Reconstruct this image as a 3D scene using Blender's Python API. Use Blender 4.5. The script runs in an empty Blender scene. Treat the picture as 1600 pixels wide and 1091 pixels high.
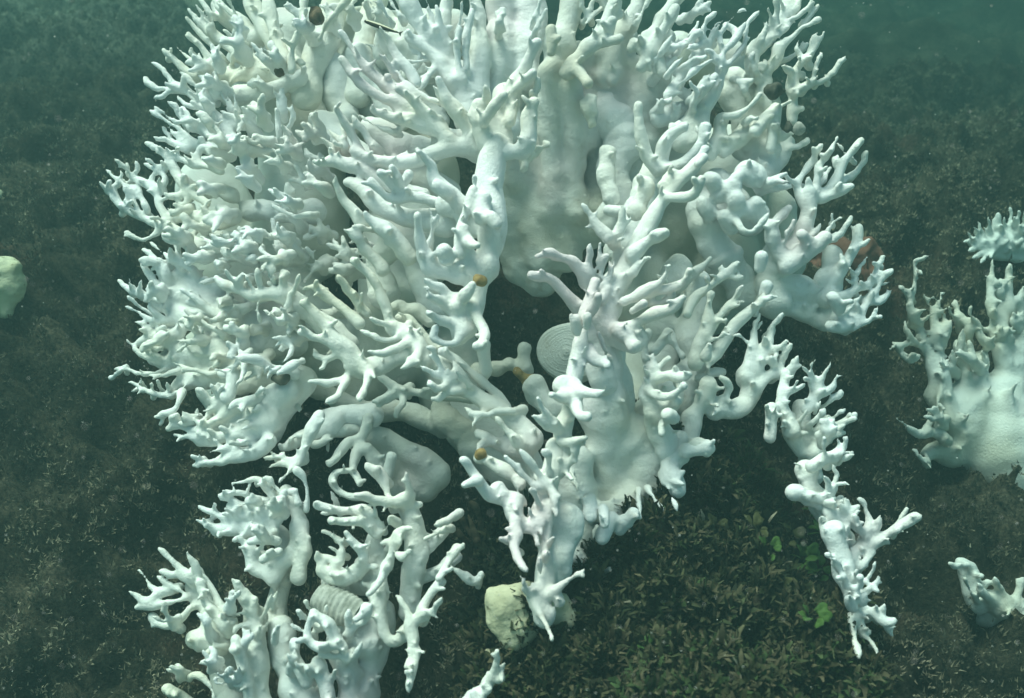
import bpy, math, random
import numpy as np
from mathutils import Vector, Matrix

random.seed(7)
rng = np.random.default_rng(7)
S = bpy.context.scene

# ------------------------------------------------------------------ camera
W, H = 1600.0, 1091.0
FPX = 1537.0                      # focal length in photo pixels
PITCH = math.radians(38.0)
CAM = np.array([0.0, 0.0, 1.15])
cam_d = bpy.data.cameras.new('camera')
cam_d.sensor_fit = 'HORIZONTAL'
cam_d.angle_x = 2 * math.atan(W / 2 / FPX)
cam_d.clip_start = 0.02
cam_d.clip_end = 60
cam_d.dof.use_dof = True
cam_d.dof.focus_distance = 1.36
cam_d.dof.aperture_fstop = 5.6
cam = bpy.data.objects.new('camera', cam_d)
S.collection.objects.link(cam)
cam.location = CAM
cam.rotation_euler = (math.pi / 2 - PITCH, 0, 0)
S.camera = cam
FWD = np.array([0, math.cos(PITCH), -math.sin(PITCH)])
UPV = np.array([0, math.sin(PITCH), math.cos(PITCH)])
RGT = np.array([1.0, 0, 0])

# ------------------------------------------------------------------ light
SUN_EL, SUN_AZ = math.radians(64), math.radians(-130)   # azimuth measured from -Y (behind camera), negative = left
sun_from = np.array([math.sin(SUN_AZ) * math.cos(SUN_EL), -math.cos(SUN_AZ) * math.cos(SUN_EL), math.sin(SUN_EL)])
world = bpy.data.worlds.new('World')
S.world = world
world.use_nodes = True
wn = world.node_tree
bg = wn.nodes['Background']
sky = wn.nodes.new('ShaderNodeTexSky')
sky.sky_type = 'NISHITA'
sky.sun_disc = False
sky.sun_elevation = SUN_EL
sky.sun_rotation = math.atan2(sun_from[0], sun_from[1])
sky_tint = wn.nodes.new('ShaderNodeMix')      # warm multiplier that pulls the blue sky light toward neutral
sky_tint.data_type = 'RGBA'
sky_tint.blend_type = 'MULTIPLY'
sky_tint.inputs[0].default_value = 1.0
sky_tint.inputs[7].default_value = (1.0, 0.84, 0.63, 1)
wn.links.new(sky.outputs[0], sky_tint.inputs[6])
wn.links.new(sky_tint.outputs[2], bg.inputs[0])
bg.inputs[1].default_value = 0.13
sun_d = bpy.data.lights.new('sun', 'SUN')
sun_d.energy = 3.9
sun_d.angle = math.radians(32)
sun_d.color = (1.0, 0.85, 0.79)
sun = bpy.data.objects.new('sun', sun_d)
S.collection.objects.link(sun)
sun.location = (0, 0, 4)
sun.rotation_euler = Vector(-sun_from).to_track_quat('-Z', 'Y').to_euler()

S.view_settings.view_transform = 'Standard'
S.view_settings.look = 'None'
S.view_settings.exposure = 1.1
S.view_settings.gamma = 1.0
S.view_settings.use_curve_mapping = False
S.render.engine = 'CYCLES'
S.cycles.use_denoising = True
S.cycles.max_bounces = 6
S.cycles.diffuse_bounces = 3
S.cycles.volume_bounces = 1
S.cycles.transparent_max_bounces = 8
S.cycles.caustics_reflective = False
S.cycles.caustics_refractive = False

# ------------------------------------------------------------------ helpers
def base_depth(px, py):
    return 1.27 + 0.10 * ((px - 800) / 600.0) ** 2 + 0.00018 * (450 - py)

def at(px, py, d):
    return CAM + d * (FWD + RGT * ((px - W / 2) / FPX) + UPV * ((H / 2 - py) / FPX))

def link(o, parent=None):
    S.collection.objects.link(o)
    if parent is not None:
        o.parent = parent
        o.matrix_parent_inverse = Matrix.Translation(parent.location).inverted()
    return o

def tag(o, label=None, cat=None, group=None, kind=None):
    for k, v in (('label', label), ('category', cat), ('group', group), ('kind', kind)):
        if v:
            o[k] = v
    return o

def empty(name, loc):
    o = bpy.data.objects.new(name, None)
    o.empty_display_size = 0.02
    o.location = [float(v) for v in loc]
    S.collection.objects.link(o)
    return o

def np_mesh(name, V, F, mat, parent=None, smooth=True, attr=None):
    """V (n,3), F (m,k) arrays -> linked mesh object."""
    me = bpy.data.meshes.new(name)
    V = np.asarray(V, np.float32)
    F = np.asarray(F, np.int32)
    m, k = F.shape
    me.vertices.add(len(V))
    me.vertices.foreach_set('co', V.ravel())
    me.loops.add(m * k)
    me.loops.foreach_set('vertex_index', F.ravel())
    me.polygons.add(m)
    me.polygons.foreach_set('loop_start', np.arange(0, m * k, k, dtype=np.int32))
    me.polygons.foreach_set('use_smooth', np.full(m, smooth))
    me.update(calc_edges=True)
    if attr is not None:
        a = me.color_attributes.new('tint', 'FLOAT_COLOR', 'POINT')
        c = np.ones((len(V), 4), np.float32)
        c[:, :3] = attr
        a.data.foreach_set('color', c.ravel())
    me.materials.append(mat)
    o = bpy.data.objects.new(name, me)
    return link(o, parent)

# ---- smooth solid noise without tables
def _waves(n, seed, f0, f1):
    r = np.random.default_rng(seed)
    k = r.normal(size=(n, 3)); k /= np.linalg.norm(k, axis=1)[:, None]
    k *= r.uniform(f0, f1, n)[:, None] * 2 * np.pi
    return k.astype(np.float32), r.uniform(0, 6.28, n).astype(np.float32)
def wave_noise(P, n, seed, f0, f1):
    k, ph = _waves(n, seed, f0, f1)
    out = np.zeros(len(P), np.float32)
    for i in range(n):
        out += np.sin(P @ k[i] + ph[i])
    return out / math.sqrt(n / 2)

# ---- smooth union of tapered tubes on a voxel grid, then surface nets
def catmull(P, n=4):
    P = np.asarray(P, float)
    if len(P) == 2:
        t = np.linspace(0, 1, n + 1)[:, None]
        return P[0] * (1 - t) + P[1] * t
    Q = np.vstack([2 * P[0] - P[1], P, 2 * P[-1] - P[-2]])
    out = []
    for i in range(1, len(Q) - 2):
        p0, p1, p2, p3 = Q[i - 1:i + 3]
        for s in range(n):
            t = s / n
            out.append(0.5 * (2 * p1 + (p2 - p0) * t + (2 * p0 - 5 * p1 + 4 * p2 - p3) * t * t
                              + (3 * p1 - p0 - 3 * p2 + p3) * t ** 3))
    out.append(P[-1])
    return np.array(out)

def voxel_mesh(tubes, h, lump=0.0006, seed=1, web=0.0):
    """tubes: list of (points (n,3), radii (n,), blend)."""
    lo = np.min([(p - r[:, None]).min(0) for p, r, k in tubes], axis=0) - 4 * h
    hi = np.max([(p + r[:, None]).max(0) for p, r, k in tubes], axis=0) + 4 * h
    n = np.ceil((hi - lo) / h).astype(int) + 1
    ax = [(lo[i] + h * np.arange(n[i])).astype(np.float32) for i in range(3)]
    G = np.full(n, 0.5, np.float32)
    for p, r, k in tubes:
        m = r.max() + max(k, 0.010) + 2 * h
        a = np.maximum(((p.min(0) - m - lo) / h).astype(int), 0)
        b = np.minimum(((p.max(0) + m - lo) / h).astype(int) + 2, n)
        X = ax[0][a[0]:b[0], None, None]; Y = ax[1][None, a[1]:b[1], None]; Z = ax[2][None, None, a[2]:b[2]]
        D = None
        p = p.astype(np.float32); r = r.astype(np.float32)
        for i in range(len(p) - 1):
            u = p[i + 1] - p[i]; L2 = float(u @ u) + 1e-12
            t = ((X - p[i, 0]) * (u[0] / L2) + (Y - p[i, 1]) * (u[1] / L2)) + (Z - p[i, 2]) * (u[2] / L2)
            np.clip(t, 0, 1, out=t)
            d = (X - p[i, 0] - t * u[0]) ** 2
            d += (Y - p[i, 1] - t * u[1]) ** 2
            d += (Z - p[i, 2] - t * u[2]) ** 2
            np.sqrt(d, out=d)
            d -= r[i] + t * (r[i + 1] - r[i])
            D = d if D is None else np.minimum(D, d)
        sub = G[a[0]:b[0], a[1]:b[1], a[2]:b[2]]
        e = np.abs(sub - D); e *= -1; e += k
        np.maximum(e, 0, out=e)
        np.minimum(sub, D, out=sub)
        e *= e; e *= 0.25 / k
        sub -= e
    if web:
        B = np.clip(G, -web, web)
        w = max(1, int(round(web * 0.45 / h)))
        for _ in range(2):
            for axis in range(3):
                if B.shape[axis] <= 2 * w + 2:
                    continue
                pad = [(0, 0)] * 3; pad[axis] = (w + 1, w)
                cs_ = np.cumsum(np.pad(B, pad, mode='edge'), axis=axis, dtype=np.float32)
                a_ = [slice(None)] * 3; b_ = [slice(None)] * 3
                a_[axis] = slice(2 * w + 1, None); b_[axis] = slice(0, -(2 * w + 1))
                B = (cs_[tuple(a_)] - cs_[tuple(b_)]) / (2 * w + 1)
        B += 0.15 * web
        np.minimum(G, B, out=G)
    if lump:
        I = np.argwhere(np.abs(G) < 0.006)
        P = (lo + I * h).astype(np.float32)
        G[I[:, 0], I[:, 1], I[:, 2]] += lump * (1.5 * wave_noise(P, 16, seed, 14, 36) + 0.4 * wave_noise(P, 18, seed + 1, 45, 90))
    ins = G < 0
    c = ins[:-1, :-1, :-1].astype(np.uint8)
    tot = np.zeros_like(c)
    for dx in (0, 1):
        for dy in (0, 1):
            for dz in (0, 1):
                tot += ins[dx:n[0] - 1 + dx, dy:n[1] - 1 + dy, dz:n[2] - 1 + dz]
    A = np.argwhere((tot > 0) & (tot < 8))
    idx = np.full(n - 1, -1, np.int32)
    idx[A[:, 0], A[:, 1], A[:, 2]] = np.arange(len(A))
    cs = [(x, y, z) for x in (0, 1) for y in (0, 1) for z in (0, 1)]
    val = np.stack([G[A[:, 0] + x, A[:, 1] + y, A[:, 2] + z] for x, y, z in cs], 1)
    acc = np.zeros((len(A), 3), np.float32); cnt = np.zeros(len(A), np.float32)
    for i in range(8):
        for j in range(i + 1, 8):
            dlt = np.array(cs[j]) - np.array(cs[i])
            if np.abs(dlt).sum() != 1:
                continue
            va, vb = val[:, i], val[:, j]
            s = (va < 0) != (vb < 0)
            t = np.where(s, va / np.where(s, va - vb, 1), 0)
            acc += np.where(s[:, None], np.array(cs[i]) + t[:, None] * dlt, 0)
            cnt += s
    V = lo + (A + acc / cnt[:, None]) * h
    quads = []
    for axis in range(3):
        o1, o2 = (axis + 1) % 3, (axis + 2) % 3
        sl0 = [slice(None)] * 3; sl1 = [slice(None)] * 3
        sl0[axis] = slice(0, -1); sl1[axis] = slice(1, None)
        f0, f1 = ins[tuple(sl0)], ins[tuple(sl1)]
        E = np.argwhere(f0 != f1)
        E = E[(E[:, o1] > 0) & (E[:, o2] > 0) & (E[:, o1] < n[o1] - 1) & (E[:, o2] < n[o2] - 1)]
        e1 = np.zeros(3, int); e1[o1] = 1
        e2 = np.zeros(3, int); e2[o2] = 1
        q = [E - e1 - e2, E - e2, E, E - e1]
        q = np.stack([idx[v[:, 0], v[:, 1], v[:, 2]] for v in q], 1)
        inside0 = f0[E[:, 0], E[:, 1], E[:, 2]]
        q[~inside0] = q[~inside0][:, ::-1]
        quads.append(q)
    return V, np.vstack(quads)

def pieces(V, F, least=60):
    """connected pieces of a mesh."""
    lab = np.arange(len(V))
    a = F.ravel(); b = np.roll(F, 1, axis=1).ravel()
    while True:
        new = lab.copy()
        np.minimum.at(new, a, lab[b]); np.minimum.at(new, b, lab[a])
        new = new[new]; new = new[new]
        if (new == lab).all():
            break
        lab = new
    u, inv, cnt = np.unique(lab, return_inverse=True, return_counts=True)
    out = []
    for i in np.argsort(-cnt):
        if cnt[i] < least:
            continue
        sel = inv == i
        mp = np.cumsum(sel) - 1
        out.append((V[sel], mp[F[sel[F[:, 0]]]]))
    return out

# ---- traced coral outlines: every line is one tapered limb
KIND = {'f': (2.9, 5.4), 'g': (2.5, 4.3), 'F': (4.1, 7.4)}
def parse(text, dz_part, seed, bs=0.84, deco=1.0):
    """lines: f|g|F tip..base   or   b r0 r1 pts ; optional @a:b depth offsets in cm (first:last)."""
    r_ = random.Random(seed)
    tubes = []
    for ln in text.strip().splitlines():
        for item in ln.split(';'):
            w = item.split()
            if not w:
                continue
            za = zb = None
            if w[-1].startswith('@'):
                z = w.pop()[1:].split(':')
                za = float(z[0]); zb = float(z[-1])
            k = w.pop(0)
            if k == 'b':
                ra, rb = float(w.pop(0)), float(w.pop(0))
                if za is None:
                    za = zb = 0.0
                big = max(ra, rb)
                if big < 45 and dz_part > -20:
                    push = max(0.0, big - 12) * (0.11 if bs > .8 else 0.12)
                    za += push; zb += push
                    ra *= 0.82 if ra < 11 else bs * .95
                    rb *= 0.82 if rb < 11 else bs * .95
            else:
                ra, rb = KIND[k]
                s = r_.uniform(0.9, 1.12); ra *= s; rb *= s
                if za is None:
                    za, zb = r_.uniform(-3.2, -0.2), 0.0
            P = np.array([[float(c) for c in q.split(',')] for q in w])
            P3 = np.column_stack([P, np.linspace(za, zb, len(P))])
            if k != 'b':                       # root every finger inside the limb that carries it
                dv = P[-1] - P[-2]; dv /= np.linalg.norm(dv) + 1e-6
                e = 14.0 if k != 'g' else 7.0
                P3 = np.vstack([P3, [*(P[-1] + dv * e), zb + (2.2 if k != 'g' else 1.0)]])
            P3 = catmull(P3, 4 if k == 'b' else 3)
            n = len(P3)
            t = np.linspace(0, 1, n)
            R = ra + (rb - ra) * t
            if k == 'b' and max(ra, rb) > 11:
                R = R * (1 + 0.10 * np.sin(t * r_.uniform(5, 9) + r_.uniform(0, 6)) + 0.06 * np.sin(t * r_.uniform(12, 18) + r_.uniform(0, 6)))
                wob = 0.12 * max(ra, rb)
                P3[1:-1, :2] += wob * np.column_stack([np.sin(t * r_.uniform(4, 9) + r_.uniform(0, 6)), np.sin(t * r_.uniform(4, 9) + r_.uniform(0, 6))])[1:-1]
                P3[:, 2] += 0.05 * wob * np.sin(t * r_.uniform(5, 10) + r_.uniform(0, 6))
            if k != 'b':
                R = ra + (rb - ra) * t ** 0.8
                R[0] *= 0.74
                R *= 1 + 0.10 * np.sin(t * r_.uniform(6, 12) + r_.uniform(0, 6))
                P3[1:-1, :2] += np.array([[r_.gauss(0, .7), r_.gauss(0, .7)] for _ in range(n - 2)]).reshape(-1, 2)
            d = base_depth(P3[:, 0], P3[:, 1]) + (P3[:, 2] + dz_part) * 0.01
            pts = np.array([at(a, b, c) for a, b, c in zip(P3[:, 0], P3[:, 1], d)])
            rad = R * d / FPX
            tubes.append((pts, rad, float(min(max(0.8 * rad.max(), 0.003), 0.009) if k != 'b' else min(max(0.6 * rad.max(), 0.003), 0.011))))
            up_ = np.array([r_.gauss(0, .25), r_.gauss(-.15, .25), 1.0])
            def prong(p, dirv, L, ra_, rb_):
                dirv = dirv / (np.linalg.norm(dirv) + 1e-9)
                q = np.array([p - dirv * rb_ * .5, p + dirv * L * .55, p + dirv * L + np.array([r_.gauss(0, 1), r_.gauss(0, 1), r_.gauss(.4, 1)]) * L * .12])
                tubes.append((q, np.array([rb_, (ra_ + rb_) * .5, ra_]), 0.0035))
            if k in 'fF' and n > 4:
                tv = pts[0] - pts[2]; tv /= np.linalg.norm(tv) + 1e-9
                if r_.random() < 0.62:              # forked tip
                    i = r_.randint(1, max(1, n // 3))
                    sd = np.cross(tv, FWD) * r_.choice((-1, 1)) + np.array([r_.gauss(0, .3), r_.gauss(0, .3), r_.gauss(.1, .3)])
                    prong(pts[i], tv + sd * r_.uniform(.7, 1.2), rad[0] * r_.uniform(2.6, 4.6), rad[0] * .8, rad[i] * .75)
                if r_.random() < 0.55:              # side nub lower down
                    i = r_.randint(n // 3, n - 2)
                    sd = np.array([r_.gauss(0, 1), r_.gauss(0, 1), r_.gauss(0.6, 1)])
                    sd -= tv * (sd @ tv)
                    prong(pts[i], sd / (np.linalg.norm(sd) + 1e-9) + tv * .6, rad[i] * r_.uniform(1.6, 2.8), rad[0] * .75, rad[i] * .7)
            if k == 'b' and 6 < max(ra, rb) < 34 and max(za, zb) < 6:
                Lpx = np.linalg.norm(np.diff(P3[:, :2], axis=0), axis=1).sum()
                for _ in range(int(Lpx / 16 * (0.9 if bs < .8 else 0.30) * deco + r_.random())):
                    i = r_.randint(0, n - 1)
                    sd = up_ * r_.uniform(.2, 1.0) - FWD * r_.uniform(.1, .9) + RGT * r_.gauss(0, .7)
                    sd /= np.linalg.norm(sd)
                    px_ = d[i] / FPX
                    prong(pts[i] + sd * rad[i] * .7, sd, px_ * r_.uniform(9, 21), px_ * r_.uniform(2.3, 3.0), px_ * r_.uniform(3.8, 5.2))
    return tubes

def filler(poly, count, centre, seed, dz=(0, 6), length=(22, 48)):
    """extra twigs in a crowded fan, growing outward from the fan's heart."""
    r_ = random.Random(seed)
    lines = []
    xs = [p[0] for p in poly]; ys = [p[1] for p in poly]
    def inside(x, y):
        c = False
        j = len(poly) - 1
        for i in range(len(poly)):
            if (poly[i][1] > y) != (poly[j][1] > y) and x < (poly[j][0] - poly[i][0]) * (y - poly[i][1]) / (poly[j][1] - poly[i][1]) + poly[i][0]:
                c = not c
            j = i
        return c
    while len(lines) < count:
        x, y = r_.uniform(min(xs), max(xs)), r_.uniform(min(ys), max(ys))
        if not inside(x, y):
            continue
        a = math.atan2(y - centre[1], x - centre[0]) + r_.gauss(0, .3)
        L = r_.uniform(*length)
        z = r_.uniform(*dz)
        mx, my = x + L * .55 * math.cos(a), y + L * .55 * math.sin(a)
        zt = z - r_.uniform(1.0, 3.0)
        rr = r_.uniform(6.5, 8.5) * min(1, L / 34)
        lines.append(f'b {rr:.1f} {rr*1.35:.1f} {mx:.0f},{my:.0f} {x:.0f},{y:.0f} @{zt:.1f}:{z+1.5:.1f}')
        n = r_.choice((2, 3, 3, 4))
        for q in range(n):
            a3 = a + (q - (n - 1) / 2) * r_.uniform(.38, .6) + r_.gauss(0, .12)
            l3 = L * r_.uniform(.4, .75)
            ex, ey = mx + l3 * math.cos(a3), my + l3 * math.sin(a3)
            kx, ky = mx + l3 * .5 * math.cos(a3 + r_.gauss(0, .2)), my + l3 * .5 * math.sin(a3 + r_.gauss(0, .2))
            lines.append(f'{"f" if L > 26 else "g"} {ex:.0f},{ey:.0f} {kx:.0f},{ky:.0f} {mx:.0f},{my:.0f} @{zt-r_.uniform(-.5,2.5):.1f}:{zt:.1f}')
    return '\n'.join(lines)
# ------------------------------------------------------------------ materials
def new_mat(name):
    m = bpy.data.materials.new(name)
    m.use_nodes = True
    nt = m.node_tree
    b = nt.nodes['Principled BSDF']
    return m, nt, b

def ramp(nt, fac, stops):
    r = nt.nodes.new('ShaderNodeValToRGB')
    el = r.color_ramp.elements
    while len(el) < len(stops):
        el.new(0.5)
    for e, (p, c) in zip(el, stops):
        e.position = p
        e.color = (*c, 1)
    nt.links.new(fac, r.inputs[0])
    return r.outputs[0]

def noise(nt, scale, detail=4, rough=0.55, dim=None):
    g = nt.nodes.new('ShaderNodeNewGeometry')
    n = nt.nodes.new('ShaderNodeTexNoise')
    n.inputs['Scale'].default_value = scale
    n.inputs['Detail'].default_value = detail
    n.inputs['Roughness'].default_value = rough
    nt.links.new(g.outputs['Position'], n.inputs['Vector'])
    return n.outputs['Fac']

def mix(nt, fac, a, b, mode='MIX'):
    m = nt.nodes.new('ShaderNodeMix')
    m.data_type = 'RGBA'
    m.blend_type = mode
    for s, v in ((m.inputs[0], fac), (m.inputs[6], a), (m.inputs[7], b)):
        if hasattr(v, 'is_output'):
            nt.links.new(v, s)
        elif isinstance(v, (int, float)):
            s.default_value = v
        else:
            s.default_value = (*v, 1)
    return m.outputs[2]

def bump(nt, b, fac, dist, strength=0.6):
    n = nt.nodes.new('ShaderNodeBump')
    n.inputs['Strength'].default_value = strength
    n.inputs['Distance'].default_value = dist
    nt.links.new(fac, n.inputs['Height'])
    nt.links.new(n.outputs[0], b.inputs['Normal'])

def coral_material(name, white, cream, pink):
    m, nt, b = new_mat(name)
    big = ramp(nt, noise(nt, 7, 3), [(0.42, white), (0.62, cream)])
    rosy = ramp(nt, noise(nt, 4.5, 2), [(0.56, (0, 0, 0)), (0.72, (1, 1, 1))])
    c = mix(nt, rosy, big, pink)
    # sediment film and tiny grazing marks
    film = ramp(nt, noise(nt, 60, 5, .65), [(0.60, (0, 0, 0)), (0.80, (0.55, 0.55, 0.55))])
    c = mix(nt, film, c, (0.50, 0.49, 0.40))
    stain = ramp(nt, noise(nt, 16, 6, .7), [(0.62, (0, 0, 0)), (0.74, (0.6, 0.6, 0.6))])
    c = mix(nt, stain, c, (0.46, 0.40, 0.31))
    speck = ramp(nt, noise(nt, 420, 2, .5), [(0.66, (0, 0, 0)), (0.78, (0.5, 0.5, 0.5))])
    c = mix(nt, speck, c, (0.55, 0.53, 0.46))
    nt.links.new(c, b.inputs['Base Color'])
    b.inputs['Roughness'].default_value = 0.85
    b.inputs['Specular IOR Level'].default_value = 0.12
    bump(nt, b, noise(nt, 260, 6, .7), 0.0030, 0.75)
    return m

M_CORAL = coral_material('bleached coral', (0.86, 0.86, 0.84), (0.82, 0.80, 0.71), (0.80, 0.71, 0.70))
M_CREAM = coral_material('cream tinged coral', (0.84, 0.83, 0.77), (0.78, 0.75, 0.62), (0.80, 0.76, 0.70))
M_DULL = coral_material('dull bleached coral', (0.72, 0.73, 0.68), (0.62, 0.60, 0.50), (0.68, 0.58, 0.55))  # also stands in for shade on the column wall and underside branch

def plain(name, stops, scale, rough=.8, bd=.002, bs=.6, bscale=120):
    m, nt, b = new_mat(name)
    c = ramp(nt, noise(nt, scale, 5), stops)
    nt.links.new(c, b.inputs['Base Color'])
    b.inputs['Roughness'].default_value = rough
    b.inputs['Specular IOR Level'].default_value = 0.1
    bump(nt, b, noise(nt, bscale, 5), bd, bs)
    return m

def sponge_mat():
    m, nt, b = new_mat('pale yellow sponge')
    c = ramp(nt, noise(nt, 22, 5), [(0.3, (0.54, 0.52, 0.33)), (0.55, (0.62, 0.60, 0.42)), (0.75, (0.50, 0.48, 0.32))])
    pore = ramp(nt, noise(nt, 130, 2, .4), [(0.66, (0, 0, 0)), (0.72, (1, 1, 1))])
    c = mix(nt, pore, c, (0.30, 0.27, 0.17))
    edge = ramp(nt, noise(nt, 11, 4), [(0.55, (0, 0, 0)), (0.7, (0.7, 0.7, 0.7))])
    c = mix(nt, edge, c, (0.42, 0.40, 0.26))
    nt.links.new(c, b.inputs['Base Color'])
    b.inputs['Roughness'].default_value = .9
    b.inputs['Specular IOR Level'].default_value = 0.1
    bump(nt, b, noise(nt, 120, 5), .003, .8)
    return m
M_SPONGE = sponge_mat()
M_RED = plain('rusty sponge', [(0.3, (0.11, 0.052, 0.036)), (0.6, (0.19, 0.092, 0.062))], 30)
M_DARK = plain('dark sponge and crevice shade', [(0.3, (0.045, 0.05, 0.04)), (0.65, (0.13, 0.13, 0.10))], 70)
M_TAN = plain('tan crust', [(0.3, (0.20, 0.13, 0.05)), (0.6, (0.36, 0.26, 0.11))], 160)
M_BROWN = plain('brown crust', [(0.3, (0.06, 0.045, 0.03)), (0.65, (0.17, 0.13, 0.08))], 120)
M_RING = plain('ringed skeleton', [(0.3, (0.24, 0.25, 0.21)), (0.65, (0.46, 0.46, 0.41))], 90, bscale=260)

def rock_material():
    m, nt, b = new_mat('reef rock')
    c = ramp(nt, noise(nt, 9, 8, .62), [(0.30, (0.016, 0.016, 0.011)), (0.45, (0.038, 0.036, 0.024)), (0.60, (0.080, 0.070, 0.047)), (0.76, (0.17, 0.145, 0.10))])
    red = ramp(nt, noise(nt, 3.3, 3), [(0.57, (0, 0, 0)), (0.68, (0.7, 0.7, 0.7))])
    c = mix(nt, red, c, (0.095, 0.050, 0.035))
    g = nt.nodes.new('ShaderNodeNewGeometry')
    sep = nt.nodes.new('ShaderNodeSeparateXYZ')
    nt.links.new(g.outputs['Position'], sep.inputs[0])
    mr = nt.nodes.new('ShaderNodeMapRange')
    mr.inputs[1].default_value = 2.35; mr.inputs[2].default_value = 2.9
    nt.links.new(sep.outputs[1], mr.inputs[0])
    mx = nt.nodes.new('ShaderNodeMapRange')
    mx.inputs[1].default_value = -0.3; mx.inputs[2].default_value = -1.0
    nt.links.new(sep.outputs[0], mx.inputs[0])
    mu = nt.nodes.new('ShaderNodeMath'); mu.operation = 'MULTIPLY'
    nt.links.new(mr.outputs[0], mu.inputs[0]); nt.links.new(mx.outputs[0], mu.inputs[1])
    sand = ramp(nt, noise(nt, 5, 6), [(0.35, (0.10, 0.10, 0.08)), (0.65, (0.30, 0.28, 0.22))])
    c = mix(nt, mu.outputs[0], c, sand)
    nt.links.new(c, b.inputs['Base Color'])
    mat_ = ramp(nt, noise(nt, 170, 6, .75), [(0.36, (0.30, 0.30, 0.30)), (0.52, (0.95, 0.95, 0.95)), (0.68, (1.9, 1.85, 1.7))])
    c = mix(nt, 1.0, c, mat_, 'MULTIPLY')
    nt.links.new(c, b.inputs['Base Color'])
    b.inputs['Roughness'].default_value = 0.95
    b.inputs['Specular IOR Level'].default_value = 0.05
    bump(nt, b, noise(nt, 110, 8, .75), 0.010, 1.0)
    return m
M_ROCK = rock_material()

def tint_material(name, rough=.8, trans=False):
    m, nt, b = new_mat(name)
    a = nt.nodes.new('ShaderNodeAttribute'); a.attribute_name = 'tint'
    f = ramp(nt, noise(nt, 140, 3), [(0.3, (0.6, 0.6, 0.6)), (0.7, (1.25, 1.25, 1.25))])
    c = mix(nt, 1.0, a.outputs['Color'], f, 'MULTIPLY')
    nt.links.new(c, b.inputs['Base Color'])
    b.inputs['Roughness'].default_value = rough
    b.inputs['Specular IOR Level'].default_value = 0.15
    return m
M_TURF = tint_material('algal turf')
M_LEAF = plain('green leafy alga', [(0.3, (0.025, 0.060, 0.014)), (0.6, (0.060, 0.115, 0.026))], 40, .6, bscale=90)
M_LEAF2 = plain('olive leafy alga', [(0.3, (0.035, 0.042, 0.016)), (0.6, (0.085, 0.088, 0.036))], 40, .6, bscale=90)
M_SNOW = plain('drifting particles', [(0.3, (0.5, 0.5, 0.45)), (0.6, (0.7, 0.7, 0.64))], 20)
# ------------------------------------------------------------------ sea floor
ANCH = [(1150,712,1.19),(1100,790,1.12),(1180,790,1.13),(1040,850,1.19),(1240,850,1.34),(1100,900,1.05),(1100,1000,1.00),(1180,900,1.08),(1180,1000,1.05),(1235,950,1.32),(1330,850,1.46),(1345,1000,1.50),(1290,1010,1.42),(1300,930,1.45),(970,950,1.23),(970,1050,1.17),(900,900,1.34),(860,950,1.32),(1310,1050,1.44),(1310,950,1.44),(1230,720,1.42),
 (850,1050,1.28),(700,1050,1.33),(1450,900,1.45),(1550,1050,1.34),(1400,700,1.52),(1550,760,1.80),(1500,800,1.62),(1400,550,1.63),(1300,520,1.60),(1500,450,1.76),(1560,420,1.87),(1400,350,1.86),(1550,300,1.98),(1350,300,1.88),(1300,240,2.02),(1500,250,2.18),(1400,200,2.45),(1560,170,2.7),(1400,100,3.2),(1560,80,3.5),(1400,20,4.1),(1600,10,4.3),
 (100,1050,1.30),(300,1050,1.34),(50,850,1.40),(200,800,1.43),(300,740,1.47),(100,700,1.53),(50,500,1.70),(200,500,1.64),(150,350,1.74),(50,350,1.78),(100,270,1.92),(250,250,1.98),
 (600,700,1.50),(700,760,1.45),(700,650,1.55),(500,820,1.46),(850,500,1.75),(800,450,1.8),(600,400,1.8),(1000,400,1.8),(900,200,2.1),(600,200,2.1),(400,500,1.66),
 (60,60,2.85),(200,30,3.0),(100,170,2.35),(250,150,2.4),(320,60,2.8),(-100,80,2.7),(-150,900,1.4),(-150,500,1.7),(1750,900,1.5),(1750,500,1.8),(800,1250,1.2),(300,1250,1.2),(1300,1250,1.1)]
AP = np.array([at(*a) for a in ANCH])
def ground_z(x, y):
    num = np.full(x.shape, 0.0); den = np.full(x.shape, 0.0)
    far = np.clip((y - 2.2) / 2.4, 0, 1)
    base = -0.02 - 0.85 * far * far * (3 - 2 * far)
    num += base * 0.02; den += 0.02
    for p in AP:
        s = 0.13 if p[1] < 1.1 else (0.20 if p[1] < 1.6 else (0.26 if p[1] < 2.4 else 0.5))
        w = np.exp(-((x - p[0]) ** 2 + (y - p[1]) ** 2) / (2 * s * s))
        num += w * p[2]; den += w
    z = num / den
    P = np.column_stack([x.ravel(), y.ravel(), 0 * x.ravel()]).astype(np.float32)
    z = z + (0.022 * wave_noise(P, 12, 51, 1.5, 4) + 0.012 * wave_noise(P, 14, 52, 5, 11)).reshape(x.shape)
    return z
def grid_axis(lo, hi, a, b, fine, coarse):
    return np.concatenate([np.arange(lo, a, coarse), np.arange(a, b, fine), np.arange(b, hi + coarse, coarse)])
gx = grid_axis(-6.4, 6.4, -1.7, 1.7, 0.0115, 0.06)
gy = grid_axis(-1.1, 11.2, 0.25, 3.1, 0.0115, 0.06)
GX, GY = np.meshgrid(gx, gy, indexing='ij')
GZ = ground_z(GX, GY)
Pf = np.column_stack([GX.ravel(), GY.ravel(), GZ.ravel()]).astype(np.float32)
Q = Pf * np.array([1, 1, 0], np.float32)
Q = Q + 0.012 * np.column_stack([wave_noise(Q, 8, 64, 8, 16), wave_noise(Q, 8, 65, 8, 16), 0 * Q[:, 0]]).astype(np.float32)
cush = np.abs(wave_noise(Q, 16, 61, 8, 18)) ** .7
on_m = np.exp(-(((Pf[:, 0] - .25) / .3) ** 2 + ((Pf[:, 1] - .8) / .3) ** 2))
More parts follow.
